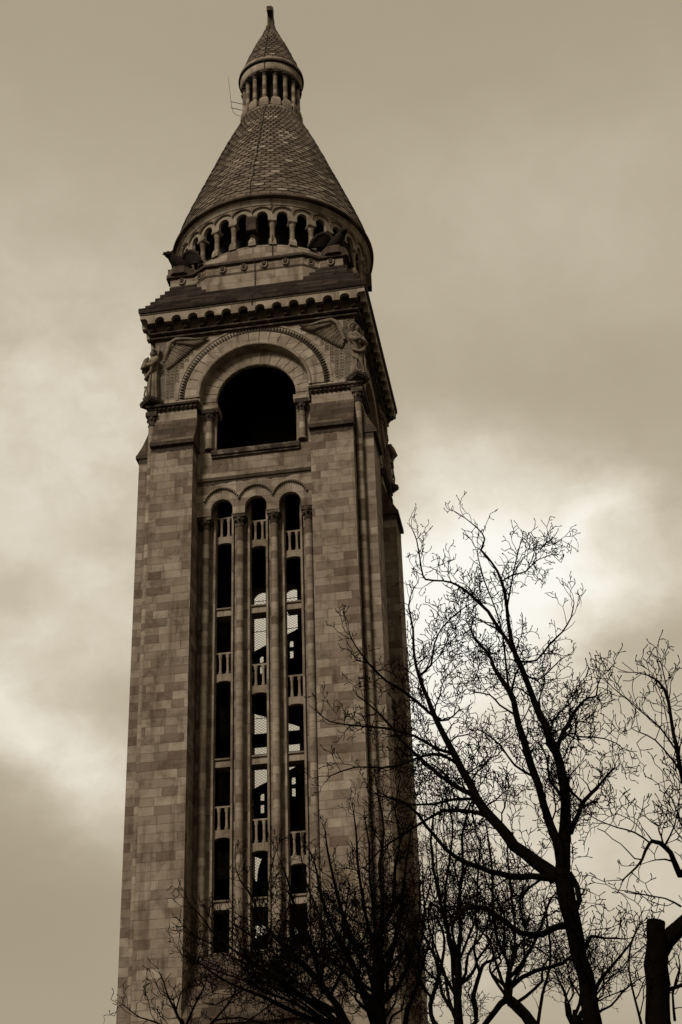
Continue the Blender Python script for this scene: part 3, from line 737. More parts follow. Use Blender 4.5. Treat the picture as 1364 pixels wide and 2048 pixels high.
f.tube([(.05, -6.29, 68.1), (.05, -6.13, 67.2), (.05, -6.05, 65.1)], .028, 5)
f.tube([(.05, -7.08, 64.6), (.05, -7.0, 63.95), (.05, -6.35, 63.2), (.05, -6.4, 62.8)], .028, 5)
tag(link('lightning_conductor', f.mesh('lightning_conductor', M_cable)), 'thin dark cable running down the cone and parapet of the tower', 'cable')
A = root('antenna', (-2.1, 0, 87.2), 'thin whip antenna on two brackets left of the small columned lantern', 'antenna')
f = MB(); f.tube([(-1.10, 0, 3.75), (-.87, 0, 1.05), (-.80, 0, .45)], [.012, .02, .028], 5); link('whip', f.mesh('whip', M_metal), A)
for z0, z1 in ((1.1, .62), (.5, .02)):
    f = MB(); f.tube([(-.86, 0, z0), (.12, 0, z1)], .028, 5); link('bracket', f.mesh('bracket', M_metal), A)
f = MB(); f.tube([(-.80, 0, .45), (-.68, 0, .0), (-.4, 0, -.35), (-.1, 0, -.5)], .018, 5); link('cable_loop', f.mesh('cable_loop', M_cable), A)

# boxes hung on the gallery
def gallery_box(a, label):
    B = root('loudspeaker_box', circpt(6.22, a, 70.25), label, 'equipment box', 'boxes fixed to the gallery arcade'); B.rotation_euler = (0, 0, a)
    f = MB(); f.box(-.31, .31, -.32, .28, 0, 1.1)
    bm = f.mesh('housing', M_shade); link('housing', bm, B)
    f = MB(); f.box(-.27, .27, -.28, .24, -.05, 0); f.box(-.05, .05, -.05, .05, -.3, -.05); link('underside', f.mesh('underside', M_lead), B)
gallery_box(PH-DA, 'grey box covering one column in the middle of the round gallery')
gallery_box(math.radians(97), 'grey box sticking out from the right edge of the round gallery')

# ------------------------------------------------------------------ carved figures
def feather(f, a, b, wd, th, drop=.0):
    a, b = Vector(a), Vector(b); t = (b-a).normalized(); n_ = Vector((0, -1, 0)); s = t.cross(n_).normalized()
    rows = []
    for q, wk, hk in ((0, .7, .8), (.4, 1, 1), (.85, 1, 1), (.97, .6, .8), (1, .15, .5)):
        c = a.lerp(b, q); w_, h_ = wd*wk/2, th*hk
        rows.append([c-s*w_, c-s*w_*.5+n_*h_*.8, c+n_*h_, c+s*w_*.5+n_*h_*.8, c+s*w_, c-n_*.05])
    f.grid(rows, True, False); f.cap(rows[-1]); f.cap(list(reversed(rows[0])))
def wing_mesh(sg):                               # sg: +1 wing spreads towards +x; built on the plane y=0, outwards -y
    f = MB()
    sh, wr = Vector((.25*sg, 0, 2.75)), Vector((.85*sg, 0, 4.15))
    n = 17
    for k in range(n):
        t = k/(n-1)
        a = sh.lerp(wr, min(1, t*1.1)) + Vector((0, -.03*(k % 2), 0))
        b = Vector((sg*(.45+1.85*t), 0, 2.15+1.55*t**1.15)) + Vector((0, -.02*(k % 2), 0))
        feather(f, a, b, .20, .17)
    for k in range(6):
        feather(f, (sg*(.8+.05*k), -.04*k, 4.14-.05*k), (sg*(2.9-.13*k), -.03*k, 3.98-.075*k), .15, .16)
    for k in range(3):
        feather(f, (sg*(2.2+.1*k), -.1, 4.06+.0*k), (sg*(2.95-.12*k), -.1, 4.14-.09*k), .10, .12)
    pts = [(sg*.22, -.10, 2.7), (sg*.42, -.20, 3.4), (sg*.62, -.24, 3.95), (sg*.95, -.24, 4.2), (sg*1.6, -.22, 4.16), (sg*2.3, -.16, 4.06)]
    f.tube(pts, [.12, .14, .13, .12, .10, .06], 8)
    return f
def angel(loc, rz, label, book, wingrz=()):
    A_ = root('angel_statue', loc, label, 'angel statue', 'angels standing at the belfry corners'); A_.rotation_euler = (0, 0, rz)
    f = MB()
    f.box(-.50, .50, -.50, .45, -.42, -.06); 
    for x in range(-3, 4):
        f.ell((x*.15, -.50, -.24), (.075, .07, .13), 6, 5)
    for y in range(-2, 3):
        f.ell((.5, y*.17, -.24), (.07, .08, .13), 6, 5); f.ell((-.5, y*.17, -.24), (.07, .08, .13), 6, 5)
    link('bracket', f.mesh('bracket', M_grime), A_)
    # robe: one continuous folded body from feet to neck
    f = MB(); rows = []
    prof_ = [(0, .44, .36), (.12, .47, .38), (.5, .43, .34), (1.0, .40, .32), (1.5, .38, .31), (1.9, .37, .30), (2.2, .36, .28), (2.5, .40, .28), (2.8, .46, .29), (3.0, .44, .26), (3.1, .30, .22), (3.17, .15, .15), (3.30, .13, .13)]
    n = 40
    for z, rx, ry in prof_:
        row = []
        for k in range(n):
            t = 2*PI*k/n
            amp = .13*max(0, 1-z/2.6)+.035
            fo = 1+amp*math.sin(9*t+1.3*math.sin(z*1.1))*.7+amp*.5*math.sin(17*t+z*1.8)
            row.append((rx*fo*math.cos(t)+.05*math.sin(z*1.2), ry*fo*math.sin(t), z-.06))
        rows.append(row)
    f.grid(rows, True, True)
    f.ell((.03, -.03, 3.42), (.175, .20, .235), 14, 10)
    f.ell((.03, -.22, 3.40), (.035, .05, .055), 6, 5)            # nose
    f.ell((-.04, -.20, 3.47), (.045, .03, .02), 6, 4); f.ell((.10, -.20, 3.47), (.045, .03, .02), 6, 4)
    f.ell((.03, -.19, 3.31), (.06, .03, .02), 6, 4)
    # arms folded over the chest, with wide sleeves
    for s_ in (-1, 1):
        f.tube([(s_*.40, 0, 2.9), (s_*.50, -.14, 2.5), (s_*.42, -.34, 2.25), (s_*.12, -.46, 2.38), (s_*.03, -.48, 2.44)], [.17, .18, .19, .13, .07], 10)
        rows = [[(s_*(.48-.1*q)+.13*math.cos(t), -.30+.10*math.sin(t), 2.3-.22*q*1.0) for t in [2*PI*j/8 for j in range(8)]] for q in (0, 1, 2, 3)]
        rows[-1] = [(p_[0]*.97, p_[1]+.05, p_[2]-.02) for p_ in rows[-1]]
        f.grid(rows, True, True)
    # mantle folds across the hips
    f.tube([(-.42, -.16, 1.65), (-.1, -.42, 1.45), (.25, -.38, 1.75), (.42, -.1, 2.1)], [.08, .11, .10, .07], 8)
    f.tube([(-.46, -.12, 1.2), (-.15, -.42, .9), (.1, -.42, .45), (.18, -.40, .1)], [.05, .07, .06, .04], 8)
    f.tube([(.30, -.33, 1.6), (.33, -.36, .9), (.30, -.37, .1)], [.04, .05, .05], 6)
    f.tube([(-.28, -.30, 1.0), (-.33, -.34, .5), (-.26, -.36, .05)], [.04, .06, .05], 6)
    for s_ in (-1, 1): f.ell((s_*.14, -.42, .02), (.09, .16, .07), 8, 5)
    link('robed_figure', f.mesh('robed_figure', M_statue), A_)
    f = MB(); f.ell((.03, .03, 3.50), (.225, .21, .235), 14, 10); f.ell((-.15, .0, 3.33), (.09, .13, .20), 8, 6); f.ell((.21, .0, 3.33), (.09, .13, .20), 8, 6)
    for k in range(9):
        a = PI*k/8; f.ell((.03+.21*math.cos(a), -.10, 3.46+.18*math.sin(a)), (.055, .07, .055), 6, 5)
    link('hair', f.mesh('hair', M_grime), A_)
    f = MB(); f.lathe([(.44, 0), (.50, .02), (.50, .07), (.44, .09)], 28, caps=False); f.lathe([(.46, .03), (.46, .06)], 28)
    f.xf(Matrix.Translation((.03, .16, 3.48)) @ Matrix.Rotation(PI/2, 4, 'X')); link('halo', f.mesh('halo', M_statue), A_)
    if book:
        f = MB(); f.box(-.26, .26, -.06, .06, -.36, .36); f.box(-.23, .23, -.075, -.06, -.32, .32)
        f.xf(Matrix.Translation((-.10, -.52, 2.58)) @ Matrix.Rotation(.25, 4, 'Y') @ Matrix.Rotation(-.2, 4, 'X')); link('book', f.mesh('book', M_statue), A_)
    for (sg, dz_, off, r_) in wingrz:
        o = link('wing', wing_mesh(sg).mesh('wing', M_statue), A_); o.location = off; o.rotation_euler = (0, 0, r_-rz)
    return A_
# each stands on the diagonal of its corner; one wing lies on either face
def corner_angel(sx_, sy_, label, book):
    # facing outward: rotation so that -y looks along the diagonal (partly towards the front)
    rz = math.atan2(sx_, -sy_) if sy_ < 0 else math.atan2(sx_, -sy_)
    rz = math.atan2(sx_*1.0, -sy_*1.0)
    loc = Vector((sx_*6.22, sy_*6.22, 58.25))
    inv = Matrix.Rotation(-rz, 3, 'Z')
    # front-face wing (wall y = sy*6.15)
    w1 = inv @ (Vector((sx_*5.75, sy_*6.17, 58.25))-loc)
    w2 = inv @ (Vector((sx_*6.17, sy_*5.75, 58.25))-loc)
    wings = []
    if sy_ < 0: wings.append((-sx_, 0, w1, 0)); wings.append((sx_*-sx_*-sx_*1 if False else (1 if sx_ > 0 else -1), 0, w2, PI/2 if sx_ > 0 else -PI/2))
    else: wings.append((-1 if sx_ > 0 else 1, 0, w2, PI/2 if sx_ > 0 else -PI/2))
    return angel(loc, rz, label, book, wings)
corner_angel(-1, -1, 'winged angel statue holding a book at the left corner beside the belfry arch', True)
corner_angel(1, -1, 'winged angel statue with crossed arms at the near right corner above the impost', False)
corner_angel(1, 1, 'angel statue in silhouette on the far right corner, below the end of the cornice', True)

def beast(loc, rz, label):
    B = root('winged_beast_statue', loc, label, 'beast statue', 'winged beasts on the terrace corners'); B.rotation_euler = (0, 0, rz)
    f = MB(); f.lathe([(.98, 0), (.98, .30), (.90, .34), (.90, .60), (.3, .62)], 8, ph=PI/8, sm=False); link('plinth', f.mesh('plinth', M_shade), B)
    f = MB()   # crouching body with neck and beaked head
    f.tube([(0, .6, .75), (0, .35, 1.02), (0, 0, 1.18), (0, -.40, 1.36), (0, -.68, 1.55), (0, -.88, 1.68)], [.32, .46, .50, .42, .32, .24], 12)
    f.ell((0, -.98, 1.72), (.25, .30, .24), 12, 8)
    f.tube([(0, -1.15, 1.70), (0, -1.34, 1.66), (0, -1.42, 1.54)], [.15, .11, .03], 8)
    for s_ in (-1, 1):
        f.tube([(s_*.20, -.15, 1.05), (s_*.25, -.35, .85), (s_*.22, -.62, .66)], [.16, .12, .09], 8)
        f.ell((s_*.22, -.72, .66), (.11, .2, .08), 8, 5)
        f.ell((s_*.30, .45, .82), (.18, .3, .22), 8, 6)
        f.tube([(s_*.12, -.90, 1.88), (s_*.18, -.84, 2.05)], [.07, .02], 6)
    f.tube([(0, .7, .8), (.3, .95, .75), (.5, .8, .95)], [.12, .09, .06], 8)
    link('body', f.mesh('body', M_bronze), B)
    for s_ in (-1, 1):                              # each wing arches out and droops to the plinth
        f = MB()
        base = [Vector((s_*.22, -.20, 1.40)), Vector((s_*.46, -.12, 1.82)), Vector((s_*.82, .06, 1.92)), Vector((s_*1.18, .22, 1.66)), Vector((s_*1.50, .34, 1.18)), Vector((s_*1.72, .40, .66))]
        f.tube(base, [.13, .15, .14, .12, .10, .05], 8)
        for k in range(15):
            t = k/14*(len(base)-1); i = min(int(t), len(base)-2); a = base[i].lerp(base[i+1], t-i)
            b = Vector((s_*(.40+1.22*k/14), .25+.25*k/14, 1.12-.48*(k/14)**1.2))
            d_ = (b-a); sd = Vector((s_, .3, 0)).normalized()*.085; th = Vector((-.3*s_, 1, 0)).normalized()*.05
            rows = []
            for q, wk in ((0, 1), (.6, 1.1), (.92, .8), (1, .2)):
                c = a+d_*q; rows.append([c-sd*wk-th, c+sd*wk-th*1.6, c+sd*wk+th, c-sd*wk+th])
            f.grid(rows, True, False); f.cap(rows[-1])
        link('wing', f.mesh('wing', M_bronze), B)
beast((-4.93, -4.93, 68.14), -PI/4, 'dark winged beast statue crouching on the left corner of the terrace')
beast((4.93, -4.93, 68.14), PI/4, 'dark winged beast statue crouching on the terrace in front of the right columns')

# ------------------------------------------------------------------ bare trees
class Tree:
    def __init__(s, name, Y, label, seed, dens=1.0, reach=1.0, group='bare trees in front of the tower'):
        s.name, s.Y, s.label, s.dens, s.group = name, Y, label, dens, group
        s.reach = reach; s.r = random.Random(seed); s.trunk = MB(); s.crown = MB(); s.base = None
        s.k = (s.Y-CAM.y)/FPX/ .86                # metres per photograph pixel at this distance
    def limb(s, pts, y0=0., y1=0., trunk=False, twigs=1.0, tip=True, tw0=0., fade=.85):
        r = s.r; n = len(pts); P = []; Rr = []
        for i, (x, y, w) in enumerate(pts):
            P.append(at(x, y, s.Y+y0+(y1-y0)*i/(n-1))); Rr.append(max(w*s.k/2*(.66 if w < 24 else .70), .0085))
        # subdivide with a gentle wander
        Q_, S_ = [], []
        for i in range(n-1):
            m = max(2, int((P[i+1]-P[i]).length/.28))
            for j in range(m):
                t = j/m; a = P[max(i-1, 0)]; b = P[i]; c = P[i+1]; d = P[min(i+2, n-1)]
                q = .5*((2*b)+(-a+c)*t+(2*a-5*b+4*c-d)*t*t+(-a+3*b-3*c+d)*t*t*t)
                rad = Rr[i]+(Rr[i+1]-Rr[i])*t
                q = q+Vector([r.gauss(0, 1) for _ in range(3)])*min(rad*.16, .012)
                Q_.append(q); S_.append(rad*r.uniform(.95, 1.06))
        Q_.append(P[-1]); S_.append(Rr[-1])
        (s.trunk if trunk else s.crown).tube(Q_, S_, 10 if trunk else 7)
        if twigs > 0:
            acc = 0; tot = sum((Q_[i+1]-Q_[i]).length for i in range(len(Q_)-1)); run = 0
            for i in range(1, len(Q_)-1):
                seg = (Q_[i]-Q_[i-1]).length; acc += seg; run += seg; rad = S_[i]
                sp_ = .10/(twigs*s.dens)*(1+4*rad)
                if acc > sp_*r.uniform(.6, 1.4) and run/tot > tw0:
                    acc = 0; d = (Q_[i+1]-Q_[i-1]).normalized()
                    ln = r.choice((.35, .6, .9, 1.5))*r.uniform(.8, 1.3)*(1.08-fade*run/tot)*s.reach
                    s.branch(Q_[i], s.side(d, r.uniform(.6, 1.15)), ln, min(rad*.6, .010+.006*ln+.006*r.random()), 0)
            if tip:
                d = (Q_[-1]-Q_[-3]).normalized()
                for _ in range(3): s.branch(Q_[-1], s.side(d, r.uniform(.1, .6)), r.uniform(.14, .30), S_[-1]*.8, 0)
        return Q_
    def side(s, d, ang):
        r = s.r; o = d.orthogonal().normalized(); o.rotate(Matrix.Rotation(r.uniform(0, 2*PI), 3, d))
        v = d*math.cos(ang)+o*math.sin(ang); v.z += .18; return v.normalized()
    def branch(s, p, d, ln, rad, lv):
        r = s.r; step = (.13, .10, .07, .05)[lv]; n = max(2, int(ln/step)); pts = [p.copy()]; rr = [rad]
        rmin = .0064
        for i in range(n):
            wob = .30 if lv else .22
            d = (d+Vector((r.gauss(0, wob), r.gauss(0, wob), r.gauss(0, wob)+.085))).normalized()
            p = p+d*step*r.uniform(.75, 1.25); pts.append(p.copy()); rr.append(max(rmin, rad*(1-.8*(i+1)/n)))
            if lv < 3 and (i > 0 or lv):
                if r.random() < (.80, .78, .62)[lv]*min(1.1, s.dens):
                    l2 = (ln*r.uniform(.25, .62)*(1.15-.6*i/n)) if lv < 2 else r.uniform(.06, .15)
                    c = s.side(d, r.uniform(.55, 1.05))
                    s.branch(p, c, max(l2, .08), max(rmin, rr[-1]*.7), lv+1)
                    d = (d-(c-d*c.dot(d))*r.uniform(.35, .75)).normalized()     # the axis kinks away from each side shoot
        if lv >= 2: rr[-1] = .0105                              # bud
        s.crown.tube(pts, rr, 3 if lv else 4, cap=False)
        if lv >= 1 and r.random() < .05:                       # dry hanging seed strings
            q = pts[-1]; h = r.uniform(.08, .25); s.crown.tube([q, q+Vector((.02, 0, -h*.5)), q+Vector((.0, .01, -h))], [.004, .005, .003], 3, cap=False)
    def done(s, px, py, w):
        b = at(px, py, s.Y); foot = Vector((b.x+s.r.uniform(-.3, .3)+.03*b.z, s.Y+.3, -.1)); n = 8; pts = []; rr = []
        for i in range(n+1):
            t = i/n; pts.append(foot.lerp(b, t)+Vector((.10*math.sin(3*t), .08*math.sin(2*t), 0))*(1-t)*t*4); rr.append(w*s.k/2*.70*(1.35-.35*t)*(1+.5*max(0, .12-t)*6))
        s.trunk.tube(pts, rr, 12)
        R_ = root(s.name, (foot.x, foot.y, 0), s.label, 'tree', s.group)
        inv = Matrix.Translation(-Vector((foot.x, foot.y, 0)))
        link('trunk', s.trunk.xf(inv).mesh('trunk', M_bark, recalc=False), R_); link('crown', s.crown.xf(inv).mesh('crown', M_bark2, recalc=False), R_)

def crook(t, q, x0, y0, x1, y1, w, bow=0., amp=16, **k):
    n = 6; pts = []
    for i in range(n+1):
        u = i/n; e = math.sin(PI*u); j = q.uniform(-amp, amp)*min(1, 2.5*u)
        pts.append((x0+(x1-x0)*u**(1.25 if abs(x1-x0) > 60 else 1)+bow*e+j, y0+(y1-y0)*u+q.uniform(-amp, amp)*.4, max(3, w*(1-u)**.8)))
    t.limb(pts, q.uniform(-.3, .3), q.uniform(-1.6, 1.6), tw0=.38, fade=.5, **k)
#TREES
# the big forked tree right of the tower
t = Tree('bare_tree', -57.0, 'large bare tree forking right of the tower, its thick trunk leaning left', 11, 1.18)
t.limb([(1190,2075,47),(1181,2010,44),(1168,1950,42),(1152,1880,42),(1136,1800,43),(1124,1750,45)], 0, 0, True, .3, False)
t.limb([(1124,1755,42),(1130,1690,34),(1132,1610,28),(1121,1530,24),(1098,1476,22),(1066,1395,19),(1042,1331,17),(1022,1285,14),(1014,1215,10),(1003,1163,9),(984,1125,7),(962,1100,7),(970,1078,5),(956,1058,4),(930,1036,3)], 0, .8)
t.limb([(1126,1740,30),(1116,1690,26),(1088,1610,22),(1062,1530,21),(1046,1480,20),(1031,1424,18),(1019,1383,17),(990,1337,10),(974,1305,9),(960,1291,7),(946,1270,4)], 0, -1.2)
t.limb([(1026,1300,14),(1010,1275,11),(975,1223,10),(944,1192,9),(918,1172,7),(887,1162,6),(851,1159,6),(843,1135,5),(833,1079,4),(823,1056,3)], .3, 1.4, twigs=.9)
t.limb([(1112,1757,40),(1075,1728,34),(1031,1691,30),(1000,1655,27),(969,1619,25),(939,1567,22),(908,1510,19),(872,1440,16),(856,1399,12),(838,1352,10),(828,1310,8),(826,1260,6),(818,1213,5),(822,1190,3)], 0, -.8)
t.limb([(962,1605,18),(939,1588,15),(910,1572,13),(882,1552,12),(835,1512,10),(800,1478,8),(770,1440,7),(740,1410,5),(715,1392,4)], 0, 1.6, twigs=1.3)
t.limb([(880,1440,10),(858,1424,9),(815,1388,8),(773,1362,7),(737,1326,6),(712,1292,4),(700,1270,3)], .2, -1.3, twigs=1.4)
t.limb([(900,1505,10),(874,1498,9),(830,1472,8),(790,1460,8),(753,1455,7),(706,1450,5),(660,1443,4),(630,1420,3)], 0, 1.4, twigs=1.3)
t.limb([(916,1530,9),(882,1508,9),(840,1514,7),(800,1530,6),(763,1536,5),(710,1534,4),(660,1552,3)], -.2, -1.8, twigs=.8)
t.limb([(1108,1754,22),(1062,1753,18),(1021,1752,16),(980,1742,14),(933,1727,13),(892,1698,11),(851,1650,9),(830,1622,7),(800,1600,5),(760,1592,4)], 0, -1.5)
t.limb([(985,1640,14),(960,1628,12),(928,1621,10),(887,1621,9),(856,1637,8),(804,1670,7),(760,1700,5),(730,1735,4)], 0, 1.7, twigs=1.2)
t.limb([(952,1598,9),(905,1600,8),(866,1608,7),(804,1607,6),(760,1585,4)], .2, 2.2, twigs=1.2)
t.limb([(1130,1850,20),(1100,1860,17),(1073,1869,16),(1042,1866,15),(1000,1836,14),(970,1818,13),(933,1812,12),(915,1835,7),(895,1850,5)], 0, -2.0)
t.limb([(938,1812,8),(900,1832,6),(850,1840,5),(800,1862,4)], -1.5, -2.5, twigs=1.0)
t.limb([(1140,1665,15),(1158,1625,13),(1170,1600,12),(1197,1572,9),(1215,1550,7),(1229,1536,5)], 0, .9)
t.limb([(1165,1605,8),(1145,1585,6),(1135,1560,5),(1150,1540,4)], .3, -.5)
t.limb([(1112,1510,14),(1119,1480,12),(1135,1450,11),(1158,1412,9),(1175,1396,6),(1192,1392,5),(1196,1365,3)], 0, -1.0)
t.limb([(1036,1322,7),(1073,1321,6),(1099,1288,6),(1124,1264,5),(1142,1235,4),(1148,1205,3)], .2, 1.1)
t.limb([(1003,1163,6),(1025,1150,5),(1052,1143,4),(1073,1121,3),(1101,1110,3)], .5, 1.4)
t.limb([(1022,1395,8),(1030,1350,6),(1040,1335,5)], 0, .3)
t.limb([(1014,1215,6),(1022,1170,5),(1030,1130,4),(1040,1090,3)], .4, -.6, twigs=1.4)
t.limb([(1018,1383,8),(1012,1330,6),(1005,1270,5),(990,1215,4),(968,1160,4),(955,1110,3)], 0, -1.0, twigs=1.4)
t.limb([(1046,1345,8),(1075,1360,5),(1100,1340,4),(1120,1320,3)], .2, 1.1)
t.limb([(1100,1480,8),(1085,1440,6),(1078,1400,5),(1088,1370,4)], 0, 1.3)
t.limb([(1130,1600,9),(1100,1560,7),(1095,1520,5),(1080,1490,4)], 0, -1.5)
t.limb([(1070,1555,8),(1030,1530,6),(1000,1490,5),(975,1470,4)], -.5, -1.8, twigs=1.2)
t.limb([(1031,1430,7),(1000,1410,5),(980,1390,4),(950,1385,3)], -.5, -1.4, twigs=1.2)
t.limb([(1140,1748,18),(1155,1775,16),(1157,1800,15),(1148,1830,14)], 0, -.2, twigs=.5, tip=False)
t.limb([(1160,1900,18),(1172,1890,13),(1183,1872,9),(1207,1876,6),(1250,1878,4)], 0, .7)
t.limb([(1186,1990,16),(1200,1960,10),(1230,1925,7),(1262,1885,5),(1275,1850,3)], 0, -1.1)
t.limb([(838,1352,8),(862,1330,6),(868,1290,5),(885,1255,4),(915,1225,4),(945,1205,3)], -.5, .7, twigs=1.2)
t.limb([(870,1440,8),(895,1440,5),(918,1420,4)], -.4, .5, twigs=1.2)
t.done(1190, 2075, 47)

# sawn-off tree at the right edge
t = Tree('sawn_tree', -61.0, 'bare tree at the right edge with a thick trunk sawn off flat', 23, .72)
t.limb([(1317,2075,66),(1315,2000,60),(1314,1930,57),(1313,1880,50),(1312,1843,46)], 0, 0, True, 0, False)
t.limb([(1314,1925,44),(1332,1885,42),(1360,1855,40),(1392,1815,36),(1405,1770,32),(1392,1740,28)], 0, .3, True, .4, False)
t.limb([(1398,1760,24),(1378,1745,20),(1360,1748,0+18),(1350,1722,15),(1328,1692,13),(1312,1684,11),(1298,1686,9),(1284,1720,7),(1262,1745,5),(1245,1760,3)], .3, -.8)
t.limb([(1405,1780,20),(1392,1700,17),(1378,1620,15),(1364,1550,13),(1352,1497,12),(1342,1435,10),(1329,1378,9),(1300,1352,4),(1270,1345,3)], .3, .8, twigs=1.1)
t.limb([(1352,1500,6),(1320,1455,5),(1285,1425,4),(1250,1395,3),(1225,1375,3)], .6, 1.6, twigs=1.3)
t.limb([(1364,1550,7),(1345,1520,5),(1310,1480,4),(1280,1465,3)], .5, -.8, twigs=1.1)
t.limb([(1300,1686,5),(1270,1665,5),(1235,1655,4),(1195,1640,3),(1172,1625,3)], -.2, 1.0, twigs=.8)
t.limb([(1330,1690,6),(1350,1650,4),(1358,1600,3)], 0, .8, twigs=.9)
t.limb([(1362,1812,6),(1330,1797,4),(1290,1790,4),(1255,1782,3)], 0, -.8, twigs=.8)
t.limb([(1340,1420,4),(1334,1380,4),(1322,1325,3)], .8, 1.2, twigs=.8)
t.limb([(1322,1985,14),(1350,1975,10),(1380,1965,9)], 0, .3)
t.limb([(1285,2060,8),(1270,2000,6),(1258,1940,5),(1262,1890,4),(1280,1850,3)], -.4, .8, twigs=1.4)
t.limb([(1350,2040,8),(1345,1990,6),(1358,1940,4)], .4, 1.2, twigs=1.2)
t.done(1317, 2075, 66)

# slender trees further back, seen through the big tree's limbs
t = Tree('bare_tree', -46.0, 'slender bare tree with a low crossing fork between the big trunk and the tower', 31, 1.0)
t.limb([(1075,2070,30),(1050,2030,27),(1022,2003,26),(1008,1995,24)], 0, 0, True, .3, False)
t.limb([(1012,2000,18),(990,2022,16),(962,2060,15)], 0, .5, twigs=.5)
t.limb([(1012,2000,18),(1016,1959,13),(1019,1930,11),(1003,1900,9),(990,1860,8),(985,1800,8),(984,1740,7),(978,1690,6),(972,1650,4)], 0, .8)
t.limb([(1018,1955,12),(1045,1925,10),(1078,1865,8),(1095,1810,7),(1108,1790,4)], 0, -.6)
t.limb([(1020,1975,13),(1045,1955,12),(1073,1942,11),(1124,1926,9),(1150,1905,6)], 0, .6)
t.limb([(1018,1935,8),(1030,1890,7),(1028,1830,6),(1020,1770,5),(1015,1700,4)], 0, -1)
t.limb([(1075,2050,10),(1085,1990,8),(1100,1930,7),(1098,1870,6),(1088,1800,5)], .2, 1.4)
q = random.Random(12)
for k in range(8): crook(t, q, 1020, 1992+k*3, q.uniform(940, 1140), q.uniform(1640, 1880), 10, q.uniform(-50, 50), twigs=1.0)
t.done(1075, 2070, 30)
t = Tree('bare_tree', -44.0, 'bare tree with several thin upright stems just right of the tower wall', 37, 1.05)
t.limb([(921,2075,26),(916,2010,22),(914,1954,19),(905,1905,16),(897,1870,14)], 0, 0, True, .5, False)
t.limb([(898,1875,10),(880,1800,9),(868,1740,8),(862,1680,7),(868,1620,5)], 0, .8)
t.limb([(914,1945,12),(922,1870,10),(918,1800,9),(926,1740,8),(925,1670,7),(940,1610,5)], 0, -.8)
t.limb([(898,1870,8),(890,1800,7),(898,1730,6),(905,1650,5),(890,1590,4)], 0, .2)
t.limb([(912,1940,8),(935,1880,7),(950,1840,6),(955,1770,5),(960,1690,4)], 0, 1.1)
t.limb([(885,2060,14),(868,2045,13),(862,2010,12),(876,1960,11),(888,1900,8),(885,1860,6),(870,1830,5)], .1, 1.0)
t.limb([(866,2000,9),(840,1960,7),(838,1900,6),(850,1840,5),(845,1770,4)], .2, -.9)
t.limb([(925,2068,12),(952,2045,12),(948,1995,13),(960,1945,11),(972,1925,9),(998,1915,7),(1015,1880,5)], 0, .9)
t.limb([(960,1948,9),(948,1900,7),(955,1850,5),(935,1800,4)], .3, 1.5)
t.limb([(875,1960,8),(860,1950,6),(845,1935,5),(820,1925,4)], .5, 1.4)
q = random.Random(13)
for k in range(10): crook(t, q, 917, 1960+k*10, q.uniform(800, 1010), q.uniform(1590, 1860), 10, q.uniform(-50, 50), twigs=1.0)
t.done(921, 2075, 26)

# thin tree behind the two big trunks
t = Tree('bare_tree', -42.0, 'thin bare tree low between the big leaning trunk and the sawn trunk', 71, .95, .9)
t.limb([(1150,2085,16),(1148,2050,14),(1150,2020,12)], 0, 0, True, .4, False)
q = random.Random(14)
for k in range(12): crook(t, q, 1150, 2060, q.uniform(1060, 1364), q.uniform(1850, 1970), 8, q.uniform(-25, 25), 12, twigs=1.2)
t.done(1150, 2085, 16)

# dense upright tree in front of the tower's right side
t = Tree('bare_tree', -50.0, 'dense dark bare tree standing in front of the right part of the tower', 41, 1.15)
t.limb([(757,2078,42),(756,2030,38),(757,1980,34),(755,1930,28),(760,1872,24)], 0, 0, True, .6, False)
t.limb([(760,1880,16),(765,1800,12),(760,1730,9),(768,1660,7),(758,1600,5),(748,1545,3)], 0, .5, twigs=1.3)
t.limb([(757,1950,18),(722,1915,14),(700,1870,12),(684,1820,10),(668,1760,8),(655,1700,6),(650,1660,3)], 0, -.8, twigs=1.4)
t.limb([(748,2040,24),(728,1990,20),(705,1930,16),(680,1880,13),(655,1835,10),(640,1780,8),(628,1720,5),(610,1690,3)], 0, .9, twigs=1.4)
t.limb([(758,1980,18),(780,1920,15),(795,1860,12),(805,1800,10),(812,1730,8),(820,1670,5),(830,1630,3)], 0, .8, twigs=1.4)
t.limb([(757,1920,12),(735,1850,10),(725,1790,9),(715,1720,7),(712,1660,5),(705,1610,3)], 0, 1.2, twigs=1.5)
t.limb([(760,1870,12),(785,1810,10),(790,1740,8),(800,1680,6),(790,1620,4),(800,1560,3)], 0, -1.2, twigs=1.4)
t.limb([(762,2010,14),(795,1975,11),(815,1930,10),(830,1880,8),(840,1820,6),(838,1770,4)], 0, -.6, twigs=1.4)
t.limb([(805,2068,16),(815,2020,13),(832,1980,11),(845,1930,8),(860,1880,6)], .3, -.4, twigs=1.3)
t.limb([(745,2000,10),(715,1960,8),(690,1900,7),(690,1830,6),(700,1770,4)], 0, 1.6, twigs=1.3)
t.limb([(752,1900,8),(748,1830,7),(740,1760,6),(738,1690,5),(730,1640,3)], 0, -1.6, twigs=1.5)
q = random.Random(5)
for k in range(7): crook(t, q, 757, 1930+k*18, q.uniform(625, 860), q.uniform(1640, 1850), 11, q.uniform(-45, 45), 14, twigs=1.0)
for k in range(5): crook(t, q, 757, 2070, q.choice((q.uniform(640, 710), q.uniform(800, 870))), q.uniform(1860, 1980), 9, q.uniform(-20, 20), 12, twigs=1.3)
t.done(757, 2078, 42)

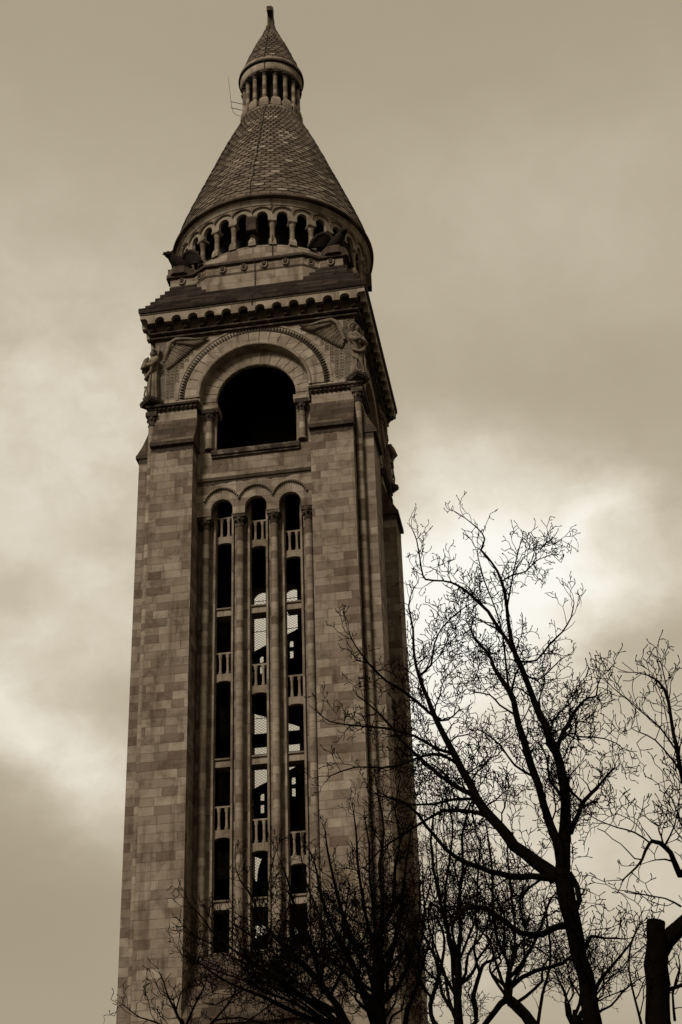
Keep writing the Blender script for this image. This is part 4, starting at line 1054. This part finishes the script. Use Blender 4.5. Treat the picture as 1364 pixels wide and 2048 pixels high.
# low spreading tree across the foot of the tower
t = Tree('bare_tree', -52.0, 'low spreading bare tree fanning up and left across the foot of the tower', 53, 1.15, 1.0)
t.limb([(715,2085,22),(688,2040,19),(662,1995,17),(640,1965,15)], 0, 0, True, .6, False)
t.limb([(645,1972,16),(620,1940,14),(590,1915,12),(560,1885,10),(530,1850,9),(508,1805,7),(494,1778,6),(481,1762,4),(471,1735,3)], 0, .5, twigs=1.0)
t.limb([(680,2025,18),(640,2010,15),(590,1985,13),(545,1950,11),(505,1925,9),(460,1895,7),(425,1865,5),(400,1830,4),(382,1812,3)], 0, -.8, twigs=1.1)
t.limb([(700,2055,18),(640,2045,14),(580,2020,12),(530,1995,10),(480,1975,8),(440,1955,6),(410,1935,4),(392,1920,3)], 0, .9, twigs=1.1)
t.limb([(642,1970,12),(625,1900,10),(605,1850,9),(585,1800,7),(575,1760,5),(560,1720,3)], 0, -.6, twigs=1.2)
t.limb([(640,1965,12),(650,1900,9),(645,1850,8),(625,1800,6),(610,1755,4),(600,1700,3)], 0, .9, twigs=1.3)
t.limb([(605,1925,8),(560,1915,6),(515,1880,5),(470,1850,4),(440,1825,3)], .2, 1.1, twigs=1.1)
t.limb([(660,1990,10),(690,1930,8),(700,1880,7),(680,1820,5),(670,1780,3)], 0, -1.1, twigs=1.2)
t.limb([(590,1985,8),(560,1970,6),(520,1965,5),(470,1990,4),(430,2010,3)], .1, -1.2, twigs=1.2)
t.limb([(530,1850,4),(535,1800,4),(538,1760,3),(552,1700,2)], .5, .9, twigs=.7)
t.limb([(640,2045,8),(600,2060,7),(540,2050,6),(480,2035,5),(430,2040,4)], 0, .6, twigs=1.3)
q = random.Random(8)
for k in range(11):
    x0 = 700-k*4; crook(t, q, x0, 2052, x0-q.uniform(100, 320), q.uniform(1820, 1970), 9, q.uniform(-25, 25), 12, twigs=1.25)
t.done(715, 2085, 22)

# sprays rising at the bottom left
t = Tree('bare_tree', -53.0, 'small bare tree whose twigs just reach the bottom left of the tower', 61, .8, .65)
t.limb([(385,2110,16),(372,2070,14),(362,2040,12)], 0, 0, True, .4, False)
t.limb([(362,2045,9),(348,2015,7),(335,1990,5),(328,1965,4),(320,1948,3)], 0, .3, twigs=.8)
t.limb([(370,2060,8),(385,2020,6),(400,1990,5),(412,1965,3)], 0, -.5, twigs=1.3)
t.limb([(362,2045,6),(352,2020,5),(362,1985,3)], 0, .6, twigs=1.2)
t.limb([(378,2090,8),(340,2062,6),(312,2045,5),(280,2035,4),(262,2022,3),(250,2012,2)], 0, .7, twigs=1.1)
t.limb([(380,2090,8),(420,2050,6),(455,2010,5),(470,1985,3)], 0, -.8, twigs=1.4)
t.limb([(384,2095,8),(440,2070,6),(500,2040,5),(540,2010,3)], 0, .8, twigs=1.4)
t.done(385, 2110, 16)
